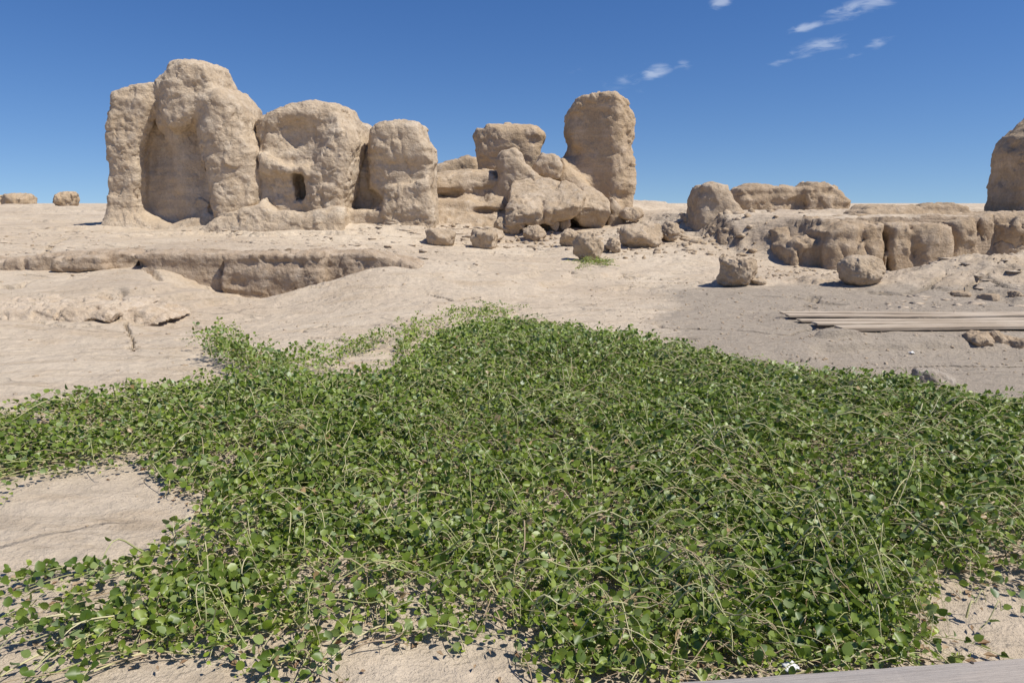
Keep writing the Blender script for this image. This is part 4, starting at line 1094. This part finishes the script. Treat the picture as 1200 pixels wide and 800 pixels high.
# dry leaf litter and dead stems under the mat
def dry_litter():
    n = 6000
    Xl, Yl, _ = sample_mat(4000)
    k = rng.integers(0, len(Xl), n); X = Xl[k] + rng.normal(0, .12, n); Y = Yl[k] + rng.normal(0, .12, n)
    Z = ground(X, Y) + rng.uniform(.004, .03, n)
    a = rng.uniform(0, 6.28, n); sz = rng.uniform(.008, .026, n); el = rng.uniform(.25, .9, n)
    c, s = np.cos(a), np.sin(a)
    tpl = np.array([(-1, 0, 0), (-.2, .8, .25), (1, 0, .05), (.1, -.8, .3), (0, 0, -.1)])
    V = np.stack([X[:, None] + sz[:, None] * (tpl[:, 0] * c[:, None] - tpl[:, 1] * el[:, None] * s[:, None]),
                  Y[:, None] + sz[:, None] * (tpl[:, 0] * s[:, None] + tpl[:, 1] * el[:, None] * c[:, None]),
                  Z[:, None] + sz[:, None] * tpl[:, 2] * rng.uniform(.5, 2, (n, 1))], -1)
    F = (np.array([(0, 4, 1), (1, 4, 2), (2, 4, 3), (3, 4, 0)])[None] + 5 * np.arange(n)[:, None, None]).reshape(-1, 3)
    m = MT('dry_leaf'); col = m.mix(m.attr('rnd'), (.20, .12, .065), (.40, .30, .19)); m.fin(col)
    o = obj('dry_litter', mesh_np('dry_litter', V.reshape(-1, 3), F, m.m, smooth=False, attrs={'rnd': np.repeat(rng.random(n), 5)}))
    tag(o, 'dry brown leaves and twigs lying under the green caper mat', 'litter', kind='stuff')
dry_litter()

# separate sprays creeping over bare ground
def spray(pts_, n, lab, seed, dirpx, spread=8, ln=(.25, .6), hgt=.06, scale=.75, young=.8, rad=.0018, spacing=.026):
    rg = np.random.default_rng(seed)
    px = np.array([p[0] for p in pts_], float); py = np.array([p[1] for p in pts_], float)
    t = rg.random(n) * (len(px) - 1)
    X0 = np.interp(t, np.arange(len(px)), px) + rg.normal(0, spread, n); Y0 = np.interp(t, np.arange(len(px)), py) + rg.normal(0, spread * .4, n)
    X, Y, z = unproj(X0, Y0)
    X1, Y1, _ = unproj(X0 + dirpx[0] + rg.normal(0, abs(dirpx[0]) * .4 + 8, n), Y0 + dirpx[1] + rg.normal(0, 4, n))
    grow('caper_plant', X, Y, X1 - X, Y1 - Y, rg.uniform(*ln, n), rg.uniform(.3, 1., n) * hgt, seed, scale, young, spacing, label=lab, cat='plant', rad=rad, group='caper sprays creeping from the mat')
spray([(340, 448), (300, 440), (270, 428), (262, 412)], 75, 'bushy caper spray with a pointed tip reaching up onto bare ground, farthest left', 101, (-20, -14), 10, (.3, .6), .26, .95, .5)
spray([(275, 412), (272, 398)], 7, 'thin upright caper shoot standing at the tip of the left spray', 108, (-3, -14), 3, (.25, .4), .22)
spray([(410, 440), (350, 436), (300, 436)], 60, 'low caper spray between the pointed left spray and the mat', 102, (-25, -6), 12, (.3, .6), .18, .85, .5)
spray([(390, 425), (420, 412), (444, 400)], 40, 'slender caper spray pointing up right over pale ground', 103, (22, -10), 7, (.25, .5), .12, .8, .6)
spray([(470, 430), (478, 405), (492, 386)], 45, 'yellow-green caper runner curling along the top left edge of the mat', 104, (8, -14), 9, (.3, .5), .12, .8, .65)
spray([(500, 385), (530, 373), (570, 368), (600, 370)], 60, 'small-leaved caper runner along the top edge of the mat', 105, (18, -6), 9, (.3, .55), .10, .8, .65)
spray([(520, 410), (540, 395), (560, 385)], 40, 'caper runner inside the sparse gap at the top of the mat', 106, (16, -12), 9, (.3, .55), .10, .8, .65)
spray([(160, 530), (80, 545), (20, 556)], 30, 'caper runner lying across the sandy gap at the left edge', 107, (-60, 10), 10, (.5, .9), .05, 1., .2, .0026, .035)
spray([(170, 668), (130, 672)], 5, 'single caper stem lying flat on sand, left middle', 109, (-60, 2), 6, (.4, .55), .05, 1.15, .05, .003, .034)
spray([(200, 700), (150, 720), (110, 740)], 12, 'blue-green caper runner over sand in the lower left', 110, (-60, 25), 12, (.4, .6), .08, 1.15, .05, .003, .034)
spray([(230, 750), (200, 770)], 5, 'bare pale caper runners casting shadows at the bottom left corner', 111, (-80, 45), 14, (.6, .8), .07, 1., .3, .003, .12)
spray([(1130, 735), (1145, 745)], 2, 'single short caper shoot with two large leaves on sand by the board', 112, (22, -14), 3, (.12, .18), .09, 1.2, .0, .0028, .05)
# little green plant by the grooved boulder
rg = np.random.default_rng(9)
n = 70; px = rg.uniform(676, 708, n); py = 300 + (px - 676) * .42 + rg.normal(0, 1.6, n)
X, Y, z = unproj(px, py)
grow('caper_plant', X, Y, rg.normal(.4, .6, n), rg.normal(-.6, .5, n), rg.uniform(.2, .5, n), rg.uniform(.02, .12, n), 31, .9, .9, .03,
     label='small lone green plant at the foot of the rough grooved boulder', cat='plant')
